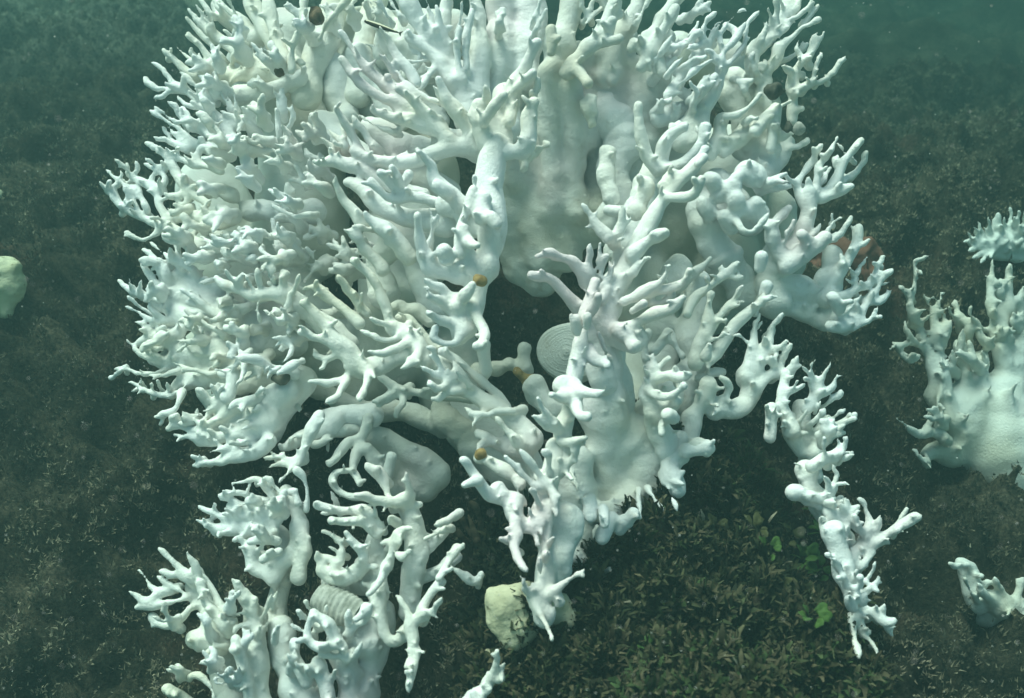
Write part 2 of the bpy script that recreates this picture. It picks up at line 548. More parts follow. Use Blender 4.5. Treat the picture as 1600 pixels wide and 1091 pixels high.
rough = cush * (0.027 + 0.012 * on_m) - np.abs(wave_noise(Q, 16, 62, 5, 9)) * 0.020 + np.abs(wave_noise(Q, 18, 63, 30, 55)) * 0.005
near = (np.abs(Pf[:, 0]) < 1.7) & (Pf[:, 1] < 3.1) & (Pf[:, 1] > .25)
rough = np.where(near, rough, 0.03 * wave_noise(Q, 10, 66, 2, 4))
CUSH = np.where(near, cush, 1).reshape(GX.shape)
Pf[:, 2] += rough
nx, ny = GX.shape
I = np.arange(nx * ny).reshape(nx, ny)
Fg = np.stack([I[:-1, :-1], I[1:, :-1], I[1:, 1:], I[:-1, 1:]], -1).reshape(-1, 4)
ground = np_mesh('sea_floor', Pf, Fg, M_ROCK)
tag(ground, 'dark reef rock slope overgrown with brown algal turf', None, None, 'structure')

def z_at(x, y):
    i = np.clip(np.searchsorted(gx, x), 1, nx - 1); j = np.clip(np.searchsorted(gy, y), 1, ny - 1)
    Z = Pf[:, 2].reshape(nx, ny)
    return Z[i, j]

def cush_at(x, y):
    i = np.clip(np.searchsorted(gx, x), 1, nx - 1); j = np.clip(np.searchsorted(gy, y), 1, ny - 1)
    return CUSH[i, j]

# ---- turf: short bent blades in tufts
def blades(name, n_tuft, per, xr, yr, length, width, palette, seed, label, cat, dens_scale=4.0, mask=None, up=0.0, spread=None, tri=False):
    r = np.random.default_rng(seed)
    tx = r.uniform(*xr, n_tuft); ty = r.uniform(*yr, n_tuft)
    P = np.column_stack([tx, ty, 0 * tx]).astype(np.float32)
    keep = wave_noise(P, 10, seed + 5, dens_scale * .5, dens_scale) + r.normal(0, .5, n_tuft) > -2.2
    keep &= cush_at(tx, ty) + r.normal(0, .2, n_tuft) > 0.22
    if mask is not None:
        keep &= mask(tx, ty)
    tx, ty = tx[keep], ty[keep]
    P = P[keep]
    tone = wave_noise(P, 8, seed + 6, 2, 7)
    n = len(tx) * per
    sp = spread or length[1] * .35
    size = np.repeat(r.uniform(.6, 1.5, len(tx)), per)
    ox, oy = r.normal(0, sp, n) * size, r.normal(0, sp, n) * size
    x = np.repeat(tx, per) + ox
    y = np.repeat(ty, per) + oy
    z = z_at(x, y) - 0.002 + np.maximum(0, .7 * sp * size - .35 * np.hypot(ox, oy))
    L = r.uniform(*length, n) * size ** .5
    w = r.uniform(*width, n)
    a = np.arctan2(oy, ox) + r.normal(0, .7, n)
    lean = np.clip(np.hypot(ox, oy) / (sp * size) * .65 + r.normal(0, .35, n), .02, 1.5)
    d0 = np.column_stack([np.cos(a) * np.sin(lean), np.sin(a) * np.sin(lean), np.cos(lean) + up])
    a2 = a + r.normal(0, .9, n); lean2 = lean + r.uniform(0.1, .9, n)
    d1 = np.column_stack([np.cos(a2) * np.sin(lean2), np.sin(a2) * np.sin(lean2), np.cos(lean2)])
    sa = a + np.pi / 2 + r.normal(0, .6, n)
    side = np.column_stack([np.cos(sa), np.sin(sa), r.normal(0, .3, n)])
    B = np.column_stack([x, y, z])
    Mi = B + d0 * (L * .55)[:, None]
    T = Mi + d1 * (L * .5)[:, None]
    if tri:
        V = np.stack([B - side * (w * .5)[:, None], B + side * (w * .5)[:, None], Mi * .45 + T * .55], 1).reshape(-1, 3)
        F = np.arange(n * 3).reshape(-1, 3)
        vp = 3
    else:
      vp = 6
      V = np.stack([B - side * (w * .5)[:, None], B + side * (w * .5)[:, None], Mi + side * (w * .62)[:, None], Mi - side * (w * .62)[:, None],
                  T + side * (w * .22)[:, None], T - side * (w * .22)[:, None]], 1).reshape(-1, 3)
      k = np.arange(n)[:, None] * 6
      F = np.concatenate([k + np.array([[0, 1, 2, 3]]), k + np.array([[3, 2, 4, 5]])], 0)
    pal = np.array(palette)
    t = np.clip((np.repeat(tone * .28 + r.normal(0, .22, len(tone)), per) + .45 + r.normal(0, .16, n)), 0, .999) * (len(pal) - 1)
    i0 = t.astype(int); f = (t - i0)[:, None]
    col = pal[i0] * (1 - f) + pal[i0 + 1] * f
    col *= r.uniform(.75, 1.3, n)[:, None]
    pale = r.random(n) < .006
    col[pale] = np.array([0.26, 0.24, 0.17])
    o = np_mesh(name, V, F, M_TURF, None, True, np.repeat(col, vp, 0))
    return tag(o, label, cat, None, 'stuff')

def on_mound(x, y):
    return ((x - 0.185) / 0.235) ** 2 + ((y - 0.76) / 0.36) ** 2 < 1
def off_mound(x, y):
    return ~on_mound(x, y) | (np.random.default_rng(3).random(len(x)) < .35)
blades('algal_turf', 29000, 24, (-1.7, 1.7), (0.3, 3.1), (0.004, 0.0095), (0.0018, 0.0036),
       [(0.070, 0.064, 0.042), (0.13, 0.115, 0.074), (0.19, 0.165, 0.11), (0.27, 0.235, 0.16)], 71,
       'fuzzy brown and olive algal turf covering the reef rock', 'algae', 4.0, off_mound, 0.6, 0.007, True)
blades('frilly_algae', 2100, 52, (-0.12, 0.62), (0.40, 1.15), (0.008, 0.019), (0.0022, 0.0056),
       [(0.014, 0.018, 0.009), (0.030, 0.038, 0.015), (0.058, 0.054, 0.027), (0.098, 0.082, 0.047), (0.040, 0.068, 0.022)], 81,
       'bushy olive and brown algae carpeting the mound under the coral', 'algae', 6.0, on_mound, 0.5, 0.014)
# ------------------------------------------------------------------ corals
# each tuple: (depth offset cm, material, text)
MAIN = [
# top of the left fan
(8, M_CREAM, '''
g 302,4 309,13 318,26; g 314,1 320,10 330,22; g 295,15 304,26 313,40; f 292,28 300,39 313,54 330,70 346,88
f 292,50 301,60 313,72 326,88 346,106; g 338,3 352,14 370,30; f 318,27 326,38 330,52; g 349,47 364,58 380,66
g 275,72 284,81 296,92 312,104; f 256,78 266,87 276,96 288,109 303,121; g 267,76 266,86; g 299,77 303,88 313,98
f 393,78 391,98 383,111 366,126; g 330,-6 338,6 346,18; g 308,-8 318,6 326,18; g 352,-10 360,6 368,22
f 345,96 336,104 345,118; g 320,96 330,108 345,118; g 372,72 366,86 362,100
b 22 12 440,125 400,100 355,72 322,46; b 26 15 465,130 428,66 398,14 380,-24; b 20 13 400,120 355,116 318,112
b 18 10 448,96 424,30 414,-20 @-2:-2; b 24 20 400,60 360,30 340,10 @2:2
''', 0.72),
# dead twig with brown growth
(4, M_CREAM, '''
b 7 8 456,112 455,86 463,62 471,42 474,16 480,-14 @-2:-4; f 474,100 462,92 456,80
b 6 7 500,60 516,30 536,8 556,-14 @0:-2; b 30 24 480,150 500,80 520,20 540,-30 @5:8; b 26 20 560,150 570,60 590,-20 @8:10
'''),
# forked antlers of the left rim
(4, M_CORAL, '''
f 237,98 248,104 258,114 267,126 276,136 287,141; f 225,121 233,131 244,137 257,139 273,138; g 242,154 252,152 261,145 273,140
b 8 15 273,138 291,143 306,153 322,168 340,192 362,232; f 277,110 289,119 301,131 313,143 327,154; f 278,151 286,160 298,166 313,165 327,160
f 267,160 274,168 279,179 286,193; f 235,172 248,181 261,190 276,199 289,209 303,223; g 242,167 254,176 266,186 278,196
f 283,172 293,182 306,194 319,205 334,220; g 255,200 261,209 268,219 280,230; f 263,200 273,208 284,217 296,230; f 235,214 247,217 259,219 272,226 290,234
g 341,135 346,148 356,164; g 352,136 356,150 362,166; g 363,137 366,152 370,170; g 345,173 358,179 372,186; f 397,153 392,165 390,182
F 438,140 440,154 442,172; f 432,170 435,186 437,216; f 457,163 458,184 452,200; g 372,206 380,192 388,186
b 14 20 340,190 366,197 394,188; b 18 24 330,225 362,233 400,226 @2:4; b 22 18 372,150 420,140 470,120 @3:3
b 12 16 296,220 320,232 350,240; b 13 18 300,200 330,205 360,215
''', 0.72),
# lattice of the far left
(3, M_CORAL, '''
f 229,224 241,229 253,237 261,247 267,255 273,266; g 246,229 256,236 266,246; b 7 9 262,240 281,248 301,257 322,260 345,268
b 6 6 321,231 331,236 334,246 328,255 318,257 310,250 310,240 314,233 321,231; g 280,231 272,236 262,241; g 296,236 304,246 309,255
f 180,250 190,257 200,267 208,276; g 198,254 200,266; f 213,254 214,264 208,277; b 6.5 10 208,277 222,283 236,293 246,306 250,322 262,346
b 5 5 236,283 240,273 251,270 258,279 253,291 243,293 236,283; f 167,266 176,274 185,281 193,287 204,293 214,299 222,310 230,328
g 189,267 190,276 187,283; g 166,297 175,292 184,287; b 6 10 166,297 175,301 180,310 188,319 198,325 210,333 222,341 238,347
f 193,292 198,303 200,313 196,322; g 205,299 209,314 216,330 226,342; b 10 14 235,346 256,352 276,362 292,373 312,388
g 228,249 238,255 250,262; g 227,257 238,263 250,266; b 8 11 246,264 256,261 268,258 276,272 286,286 302,302 322,318
f 196,364 207,370 219,374 231,373 241,367 248,358; b 6 6 282,305 290,300 294,310 289,320 280,318 279,308 282,305; f 262,308 272,306 283,308
b 14 20 270,340 300,338 335,346 365,338; b 12 17 300,290 322,300 345,296 362,306 @1:3; b 12 18 300,375 325,381 350,372 372,381
f 330,312 322,322 316,334; f 312,322 322,330 334,336; g 300,345 308,352 318,356; g 282,378 292,370 300,366; g 252,270 248,284 255,298
f 347,360 361,368 376,378 389,387 402,396; f 374,357 383,366 391,374 399,387 409,404; g 393,360 389,372; f 425,318 434,326 446,332 461,338 482,336
f 432,300 440,313 449,326; f 449,288 453,302 457,320; f 452,281 463,282 476,288; f 462,256 467,268 474,282; f 410,383 413,394 420,408
F 425,344 432,364 438,388; f 442,365 452,378 466,392; g 446,402 434,408 424,414; b 22 28 390,330 440,330 490,330 @4:4; b 16 20 350,400 390,400 430,410 470,400 @2:2
''', 0.72),
# left middle fan
(1, M_CORAL, '''
f 236,379 245,387 256,396 269,403 281,409 297,420; g 265,386 268,397 272,406; f 274,379 278,393 282,410; f 292,387 291,401 287,414
F 247,404 254,418 260,434; F 222,414 231,426 239,437 250,450; g 239,410 246,420 252,430; f 185,439 196,448 207,455 221,460 236,464 254,470
g 201,435 204,447 207,455; g 221,439 219,451 221,460; g 200,464 210,472 221,481 236,490; f 197,480 209,485 221,491 233,499 246,504 264,502
f 230,478 240,487 251,495 262,502; f 211,503 223,506 231,513 237,526 248,537; g 219,515 232,522; F 257,510 250,518 245,528
b 16 30 250,450 275,455 310,470 360,490; b 14 26 240,468 262,480 300,500 350,510; b 18 24 270,430 300,440 340,450 @1:2; b 13 26 250,508 262,530 290,545 340,540
F 207,543 216,535 229,530 242,532; f 207,543 216,551 229,558 244,562; f 227,544 237,549 247,558; f 178,576 190,575 201,578 213,583 229,585 250,582
g 197,562 198,576; g 190,570 189,580 180,586; f 232,586 246,588 259,585 276,580; f 270,567 283,572 297,577 313,579 331,584 352,580
g 345,567 333,574 322,580; f 195,597 208,599 219,606 233,613 251,618 269,618 286,606; g 220,590 223,604; g 237,600 239,613; g 261,598 266,613; g 204,612 216,608
g 246,594 250,606; b 13 30 240,562 262,562 300,560 350,560; b 14 30 275,604 300,598 340,590 380,590; b 12 16 240,535 262,528 280,520
f 283,452 296,459 309,469 322,479 338,490; f 292,472 306,476 321,483 342,494; f 290,485 303,496 319,506 336,516 350,524; f 295,541 309,550 326,556 344,559
f 310,443 325,440 340,436; g 289,508 300,514 312,522; g 305,505 308,516; g 318,516 316,526; g 330,562 340,556 352,560; b 24 34 340,470 390,500 450,520 @2:5; b 24 34 350,560 410,540 460,540 @3:6
''', 0.72),
# plump branch over the left fan
(-3, M_CORAL, '''
b 9 16 338,436 366,448 396,462 427,460 450,455; F 441,424 442,440 438,456; F 468,430 462,446 455,462 450,480; f 420,418 424,434 428,450
f 352,421 360,434 372,446; g 385,432 392,446 398,458; f 402,420 404,436 408,452; b 16 24 450,465 470,480 500,500 540,540 @0:4; g 414,485 424,492 436,490; g 405,470 402,484 405,495
f 379,428 375,440 380,452
'''),
# star shaped twig of the left fan
(-4, M_CORAL, '''
f 353,575 365,572 375,564 381,558; f 371,534 374,546 379,559; f 369,602 376,592 380,580 382,564; b 8 12 380,560 400,562 416,570 430,578 460,584 @-2:4
g 391,556 402,560; g 424,568 418,576; g 417,592 422,582 430,578; b 9 14 345,583 362,584 362,600 355,620 @1:0; F 424,590 440,580 460,570
'''),
# lower rim of the left fan
(-2, M_CORAL, '''
f 240,653 251,648 263,645 273,640 280,624; g 250,664 256,652 262,646; f 309,608 319,617 329,626 339,638; g 330,602 336,610 341,622; g 340,597 341,610; g 348,604 345,612 342,624
f 288,632 299,637 311,641 327,641 342,633; b 8 15 327,641 343,633 356,620 362,600 366,580; g 304,626 307,640; f 302,652 311,661 320,654; g 285,645 296,650 306,650
f 261,670 272,667 282,664; b 6 13 272,655 281,662 291,668 304,672 320,668 336,658 352,647 366,632; f 271,679 283,682 296,683 312,684 330,676; g 274,691 282,685
f 298,714 309,717 318,721; f 302,728 316,723 331,722 346,722 360,714; g 310,708 314,719; f 322,708 334,704 346,703 362,698; f 333,685 342,697 352,707; g 354,684 356,702
g 372,688 368,702; f 360,690 372,694 386,690; f 378,647 392,643 404,636; g 384,632 388,645; f 412,607 404,615 396,624; f 370,660 384,654 398,650; g 372,672 386,668 400,664
b 12 18 345,720 370,712 396,706 420,690; b 18 34 366,640 392,640 420,630 450,610; b 16 30 340,665 380,668 420,660; b 34 24 470,600 440,640 420,675 400,700 @3:1; b 30 26 380,600 420,590 470,590 @3:3
b 12 18 312,690 345,684 380,676
f 410,714 423,716 436,714 449,716 464,718; f 417,731 431,727 443,724 453,727 466,718; b 8 15 460,724 472,706 479,690 488,672 500,650; f 434,757 443,746 453,736 464,724; g 421,704 430,712
g 446,703 440,712; b 10 22 440,700 462,690 490,680 520,660 @2:4; b 22 28 500,660 540,650 580,650 @5:6
''', 0.72),
# middle branch with blunt fingers
(-4, M_CREAM, '''
b 6 15 474,473 483,479 493,491 506,506 526,526 541,541 556,556 572,576 @-3:0; b 7 13 475,452 489,448 503,457 516,467 531,478 546,491 562,506 @-1:1; g 491,463 497,458 503,456
b 7 11 529,433 537,441 543,453 553,463 561,476 574,490 @-2:2; g 565,459 562,473; b 7 12 552,407 563,415 574,426 586,441 593,453 601,476 608,500 618,518 @-3:1; g 603,450 598,462
F 579,497 591,502 603,507 616,511; F 565,517 579,523 593,530 609,533 622,528 630,518; F 573,548 590,553 604,550 617,544 630,537 642,530 @-4:0; g 603,566 609,554
F 626,577 639,570 649,562 656,550 652,536 @-3:0; b 14 18 612,512 636,520 652,540 662,562; b 8 13 624,497 639,503 653,515 666,531 680,545 @3:5; b 8 15 612,480 624,478 634,484 652,484 672,502 @4:6
b 7 15 471,519 481,522 491,528 503,528 516,532 528,543 539,555 552,570 @-3:0; g 505,515 509,527; g 476,513 484,524; F 489,555 501,560 513,561 526,555 537,552; f 495,580 505,573 512,562
b 16 20 552,570 565,578 592,572 622,562 665,562 700,575 @0:2; F 483,596 501,597 518,598 536,592 550,578 @-2:1; F 509,630 521,625 531,614 540,596 @-4:0; F 562,624 567,612 572,598 576,580 @-4:0
g 539,520 534,530 530,540; g 592,576 596,566; g 585,590 580,580
'''),
# shaded twigs under the middle branch
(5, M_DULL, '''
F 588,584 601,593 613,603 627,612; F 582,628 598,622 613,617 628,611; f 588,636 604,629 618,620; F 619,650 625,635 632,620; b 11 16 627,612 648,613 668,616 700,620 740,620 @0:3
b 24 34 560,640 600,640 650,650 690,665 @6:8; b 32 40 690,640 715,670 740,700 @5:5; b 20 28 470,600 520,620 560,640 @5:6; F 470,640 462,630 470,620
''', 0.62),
# drooping underside branch; its shade is put into the duller colour
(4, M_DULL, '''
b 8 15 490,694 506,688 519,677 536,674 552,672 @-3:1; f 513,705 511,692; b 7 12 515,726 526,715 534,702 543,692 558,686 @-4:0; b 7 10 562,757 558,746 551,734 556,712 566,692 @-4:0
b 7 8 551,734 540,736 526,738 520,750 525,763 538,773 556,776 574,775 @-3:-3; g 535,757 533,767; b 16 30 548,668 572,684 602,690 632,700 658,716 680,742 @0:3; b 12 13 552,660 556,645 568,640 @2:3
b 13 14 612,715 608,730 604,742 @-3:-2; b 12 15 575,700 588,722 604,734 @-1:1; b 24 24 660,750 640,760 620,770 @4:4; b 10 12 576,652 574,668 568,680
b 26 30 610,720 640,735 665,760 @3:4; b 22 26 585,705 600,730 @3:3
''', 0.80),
# white arm toward the central ridge
(-5, M_CORAL, '''
F 661,574 673,580 684,587 698,594; F 679,552 686,571 693,584 703,597; f 675,543 682,556 688,570 697,586; F 669,601 682,607 694,603 704,592; F 685,626 692,617 703,612 720,610
b 14 22 700,595 721,606 746,622 771,636 800,656 832,690 @0:1; b 8 10 690,549 716,566 741,586 766,606 792,636 @2:3; f 697,572 703,584 712,596; f 712,580 722,592 734,604; f 704,560 716,578 728,594 @0:1
F 727,637 736,646 749,649 766,648 786,643 802,642; f 738,668 743,656 750,650; F 775,652 785,664 795,676 808,692; b 9 15 746,675 758,681 771,690 788,696 812,704 @3:3; f 748,704 754,694 770,692 @2:3
b 13 14 750,716 770,724 790,738 812,756 @1:0; b 18 22 800,690 830,720 850,760 @3:3; b 16 20 760,700 800,715 830,740 @5:5
'''),
# central ridge, upper crest
(-7, M_CORAL, '''
b 12 14 930,440 918,482 906,530 900,580 894,625 880,680; F 840,622 847,636 856,649 869,662 878,674 @-5:-1; F 831,650 843,655 856,664 871,676 @-4:-1; b 9 12 863,617 878,621 893,616 @-5:-2
b 8 12 933,617 918,615 904,610 896,600 @-5:-2; b 9 12 918,650 908,649 903,638 896,622 @-6:-2; f 882,607 888,614; b 8 9 915,684 901,688 888,690 874,688 @-4:-1; f 913,693 904,690; f 902,697 896,716 884,732
b 14 14 878,665 880,690 878,715 866,740 @0:0; b 10 9 900,499 902,520 @-3:-2; b 9 8 918,495 918,512 @-4:-3; b 9 10 934,462 929,476 921,492 @-4:-1; g 897,535 902,548; g 915,542 912,556; g 917,575 912,568
g 912,522 913,535; g 894,521 898,532; b 15 12 876,602 884,600 892,606 @-2:-2; b 8 13 949,571 938,566 926,558 918,545 @-2:2; f 868,785 866,770 859,758 852,748; f 895,750 890,744 884,738
''', 0.95),
# central ridge, lower crest with downward fingers
(-9, M_CORAL, '''
b 16 14 866,700 862,740 852,780 836,815 @2:1; F 813,705 825,718 836,731 846,746 855,760; F 791,715 803,727 816,741 829,753 843,765; F 853,705 858,718 856,736; F 868,786 865,771 858,760 850,752
b 8 11 724,719 733,732 745,748 757,762 770,775 786,780 806,780 @-4:1; b 8 9 725,758 737,753 747,751 @-4:-3; b 11 11 776,766 784,772; f 793,760 804,769 812,778; F 808,752 808,772 806,795
b 13 12 806,780 804,812 822,822 842,816 @0:0; f 846,836 844,823 838,816; f 842,852 838,840 834,828; f 869,806 866,788 862,770; b 11 5 804,815 806,836 803,856 812,876 822,890 @-1:-4
f 781,842 792,847 804,856; g 796,836 800,848; b 12 9 858,790 852,850 848,878 845,906 840,926 @1:0; b 9 3.5 840,926 838,946 848,966 857,984 862,999 @0:-3; f 842,872 843,890 845,905; f 817,906 818,916 826,925 838,920; g 812,900 818,910
F 915,903 903,898 890,906 872,918 856,930; b 9 8 874,940 870,925; f 856,862 852,876; b 24 22 868,800 864,850 858,905 @3:2; b 20 16 890,810 886,850 876,890 @3:3; b 16 12 852,900 848,940 852,965 @1:0; f 829,762 836,774 842,790; g 871,745 864,752; b 10 14 834,932 842,950 846,965 @0:0
f 826,795 832,806 838,815; g 865,840 858,850
''', 1.08),
# broad smooth blade right of the ridge
(0, M_CORAL, '''
b 24 30 930,520 945,560 955,610 950,660 @-2:1; b 34 40 935,640 948,690 955,740 950,790 @0:5; b 40 48 985,690 1000,730 1000,770 @6:8; b 30 36 900,720 905,770 900,820 880,870 @0:3
b 34 44 1020,650 1025,700 1025,740 @5:8; b 30 20 910,800 905,850 890,900 @3:3; b 22 24 960,540 965,600 970,660 @2:4; b 22 18 985,780 960,800 935,800 @3:1
b 13 11 920,780 923,808 @-4:-5; b 9 9 942,795 944,820 @-5:-6; b 13 15 955,810 940,838 @-2:-3; b 12 11 968,828 990,802 @-1:-3; f 1040,806 1030,790 1020,775; f 1000,812 1000,795 998,780; f 1058,800 1050,780 1042,760
b 17 14 1060,690 1050,715 1046,745 @2:1; b 13 12 1075,706 1104,701 @-1:-2; b 12 11 1052,655 1044,648 @-4:-5; b 9 8 1037,660 1034,677 @-2:-3; f 1072,735 1060,740 1048,740; f 1068,757 1055,755 1045,750
f 905,770 900,755 895,742; b 28 24 1040,620 1030,650 1026,690 @3:3; b 16 14 1065,715 1050,735 1058,765 @1:0; b 10 12 940,905 915,885 900,870 @3:2; g 1074,716 1064,712; g 925,845 930,830
''', 0.98),
# bouquet right of the cavity
(-4, M_CORAL, '''
b 7 13 840,400 858,395 875,402 893,409 909,426 918,442 @-4:1; b 7.5 13 829,429 845,433 860,437 875,449 890,466 903,482 @-4:1; F 922,381 922,396 921,411 924,432; f 937,374 937,391 935,409 930,428
f 945,400 942,414 938,430; f 953,410 953,428 946,440 940,446; F 911,321 920,333 929,347 940,360 954,374; g 915,355 928,353 940,360; F 972,322 973,336 970,352 962,370; f 986,340 976,356 966,370; g 973,373 964,380
b 11 20 1102,233 1094,248 1081,264 1064,281 1044,302 1024,332 1004,366 984,402 964,442 946,482 @-2:1; b 7 11 1097,279 1091,296 1080,307 1062,310 1044,309 @-5:-1; b 9 10 1100,246 1090,256 @-3:-3
b 16 18 1012,288 1004,310 994,330 @1:2; b 12 14 1050,274 1036,290 @0:0; b 11 15 1040,365 1024,371 1008,381 988,398 @-4:-1; g 1010,361 1010,374; F 1017,402 1007,406 997,416 986,428
b 6.5 12 1045,416 1040,429 1032,440 1016,450 998,461 976,472 @-4:0; g 1024,428 1034,437; b 7 11 1077,424 1070,440 1054,448 1034,453 1010,458 @-5:0; F 1053,458 1043,467 1031,475 1016,474; g 1046,460 1040,468
b 7 15 1067,465 1055,478 1040,485 1020,491 1000,501 976,514 @-4:0; g 1052,492 1042,488; b 10 11 1005,475 988,486 @-3:-1; b 20 26 960,440 950,480 948,508 975,522 990,530 @1:0; b 16 14 968,516 985,530 990,540 @-1:-2
b 18 24 970,400 962,440 955,480 @2:2; b 26 30 985,380 1000,330 1010,290 @6:7; b 10 10 948,452 940,468; f 930,450 926,466 920,480; f 935,520 940,535 945,548; g 960,408 956,424 950,438
b 20 26 930,500 935,550 945,600 @2:3
'''),
# tuning fork branch above the bouquet
(0, M_CORAL, '''
b 9 14 997,167 998,186 1000,206 1005,226 1013,246 1026,264 @-3:0; b 11 13 1068,200 1056,206 1044,216 1036,232 1035,252 @-4:0; b 5 6 1072,194 1062,202; b 5 6 1050,196 1050,210; b 5 6 1060,192 1056,206
b 11 14 1103,199 1098,216 1088,233 1072,250 1050,262 1028,266 @-4:0; b 5 6 1088,198 1094,212; b 5 5 1096,192 1098,206; b 24 32 1026,262 1012,300 992,340 972,392 @2:4; b 30 36 960,250 965,300 965,350 @9:9
b 16 18 950,240 948,280 955,310 @5:5; b 10 11 950,328 968,330 @2:1; b 34 38 940,150 960,190 975,230 @9:8; b 20 20 1030,185 1050,180 1075,170 @6:7
'''),
# tall column and the plates behind it; duller colour stands in for shade
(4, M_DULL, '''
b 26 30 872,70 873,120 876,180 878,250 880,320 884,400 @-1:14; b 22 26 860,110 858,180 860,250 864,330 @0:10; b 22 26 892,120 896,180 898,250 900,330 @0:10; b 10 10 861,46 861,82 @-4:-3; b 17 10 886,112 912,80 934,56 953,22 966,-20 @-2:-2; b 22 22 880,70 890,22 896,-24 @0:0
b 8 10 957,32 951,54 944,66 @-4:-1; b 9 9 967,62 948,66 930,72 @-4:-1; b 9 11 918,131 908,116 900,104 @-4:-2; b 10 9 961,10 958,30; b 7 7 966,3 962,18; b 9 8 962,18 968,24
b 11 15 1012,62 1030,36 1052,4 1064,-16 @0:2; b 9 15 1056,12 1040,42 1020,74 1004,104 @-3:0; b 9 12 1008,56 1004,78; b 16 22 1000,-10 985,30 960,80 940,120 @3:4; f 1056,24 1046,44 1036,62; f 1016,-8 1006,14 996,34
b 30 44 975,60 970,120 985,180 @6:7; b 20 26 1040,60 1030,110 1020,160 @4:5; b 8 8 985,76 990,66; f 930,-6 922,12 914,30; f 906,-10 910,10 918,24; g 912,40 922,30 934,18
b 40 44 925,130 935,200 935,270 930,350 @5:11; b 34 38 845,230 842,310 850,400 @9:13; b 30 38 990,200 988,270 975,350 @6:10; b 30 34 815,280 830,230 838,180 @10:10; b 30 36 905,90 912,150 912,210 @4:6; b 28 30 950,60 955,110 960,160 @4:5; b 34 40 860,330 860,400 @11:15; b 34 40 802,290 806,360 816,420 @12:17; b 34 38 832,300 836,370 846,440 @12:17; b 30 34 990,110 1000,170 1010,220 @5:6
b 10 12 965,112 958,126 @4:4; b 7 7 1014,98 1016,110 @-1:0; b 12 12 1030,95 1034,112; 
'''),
# upper right fan, left half
(2, M_CORAL, '''
f 1118,20 1109,28 1101,40 1098,54 1101,68; g 1092,33 1086,45 1077,56; g 1085,48 1094,56 1100,64; g 1132,30 1121,38 1113,50 1110,70; f 1161,14 1150,23 1140,33 1131,43 1124,58 1127,78
f 1187,17 1176,27 1168,36 1165,50 1163,65 1156,80 1146,92 1134,104; f 1165,35 1157,50 1148,63 1138,74 1130,84 1126,102; b 11 22 1126,98 1122,130 1115,152 1100,178 1090,215 @0:2; F 1103,78 1112,82 1122,96
b 8 12 1104,72 1082,100 1062,126 1044,150 @1:2; f 1112,94 1086,110 1066,130; f 1112,112 1098,130 1082,150; f 1078,128 1088,146 1084,160; f 1070,78 1086,72 1100,70; f 1072,60 1062,70 1050,78; g 1050,56 1044,68 1036,80
b 7 10 1098,58 1070,66 1046,80 1024,106 @2:3; g 1068,88 1056,100 1046,114; f 1094,48 1080,62 1066,76; b 10 16 1060,140 1074,150 1092,160 @3:3; b 26 26 1092,165 1080,195 1065,220 @2:3; f 1124,34 1118,48 1114,60
b 8 10 1118,118 1100,140 1084,158 @-1:1; b 6 6 1134,40 1146,46 1150,58 1142,68; f 1172,58 1166,70; f 1100,92 1084,92 1068,104
''', 0.72),
# upper right fan, right half
(3, M_CORAL, '''
b 17 16 1238,-20 1232,10 1221,30 1207,52 1190,70 1177,86 1178,108 1186,122 @0:1; f 1272,4 1256,18 1241,28 1228,34; f 1278,9 1264,27 1254,40; f 1279,29 1266,38 1251,45 1240,56 1224,68 @-3:0; f 1242,35 1226,47 1210,56
F 1213,-6 1214,20 1212,42; g 1200,14 1203,25 1209,38; f 1197,34 1192,54 1184,70; f 1171,88 1175,102 1182,114; b 13 14 1216,74 1210,96 1196,110 1180,120 @0:2; f 1256,-10 1246,8 1238,22
f 1290,48 1283,60 1275,73 1265,86; b 7 14 1265,86 1250,101 1240,116 1238,142 @-1:1; g 1277,52 1270,62 1268,74; f 1249,62 1246,75 1249,86 1256,94; F 1222,104 1230,108 1240,113; f 1262,68 1240,88 1214,98 @3:4
f 1320,88 1312,100 1303,112 1293,122 1283,128; b 6.5 11 1283,128 1268,131 1255,137 1238,144; g 1289,113 1291,124; f 1284,83 1278,95 1274,108 1270,122 1260,134; b 11 9 1240,140 1238,162 1238,190 @1:2
b 22 26 1150,120 1170,140 1200,160 @4:4; b 28 32 1140,150 1165,190 1165,230 @5:5; b 30 28 1200,180 1190,220 1180,250 @4:4; b 6 7 1188,148 1178,160 1165,172 1150,180 1134,182 @-2:1; f 1176,124 1168,130 1160,128
f 1152,126 1158,134 1162,142; b 14 14 1180,205 1196,185 1212,170 @0:0; b 11 12 1216,170 1210,196 1204,232 @-1:1; b 22 26 1205,235 1196,258 1180,275 @3:3; b 16 14 1195,128 1190,150 1200,170 @2:2; b 14 20 1130,185 1120,215 1110,240 @2:2
b 18 26 1230,225 1215,250 1195,275 @5:5; f 1262,222 1248,228 1232,234 @3:5; b 16 20 1130,240 1150,220 1172,200 @2:2
''', 0.72),
# right hand body and its tall fan
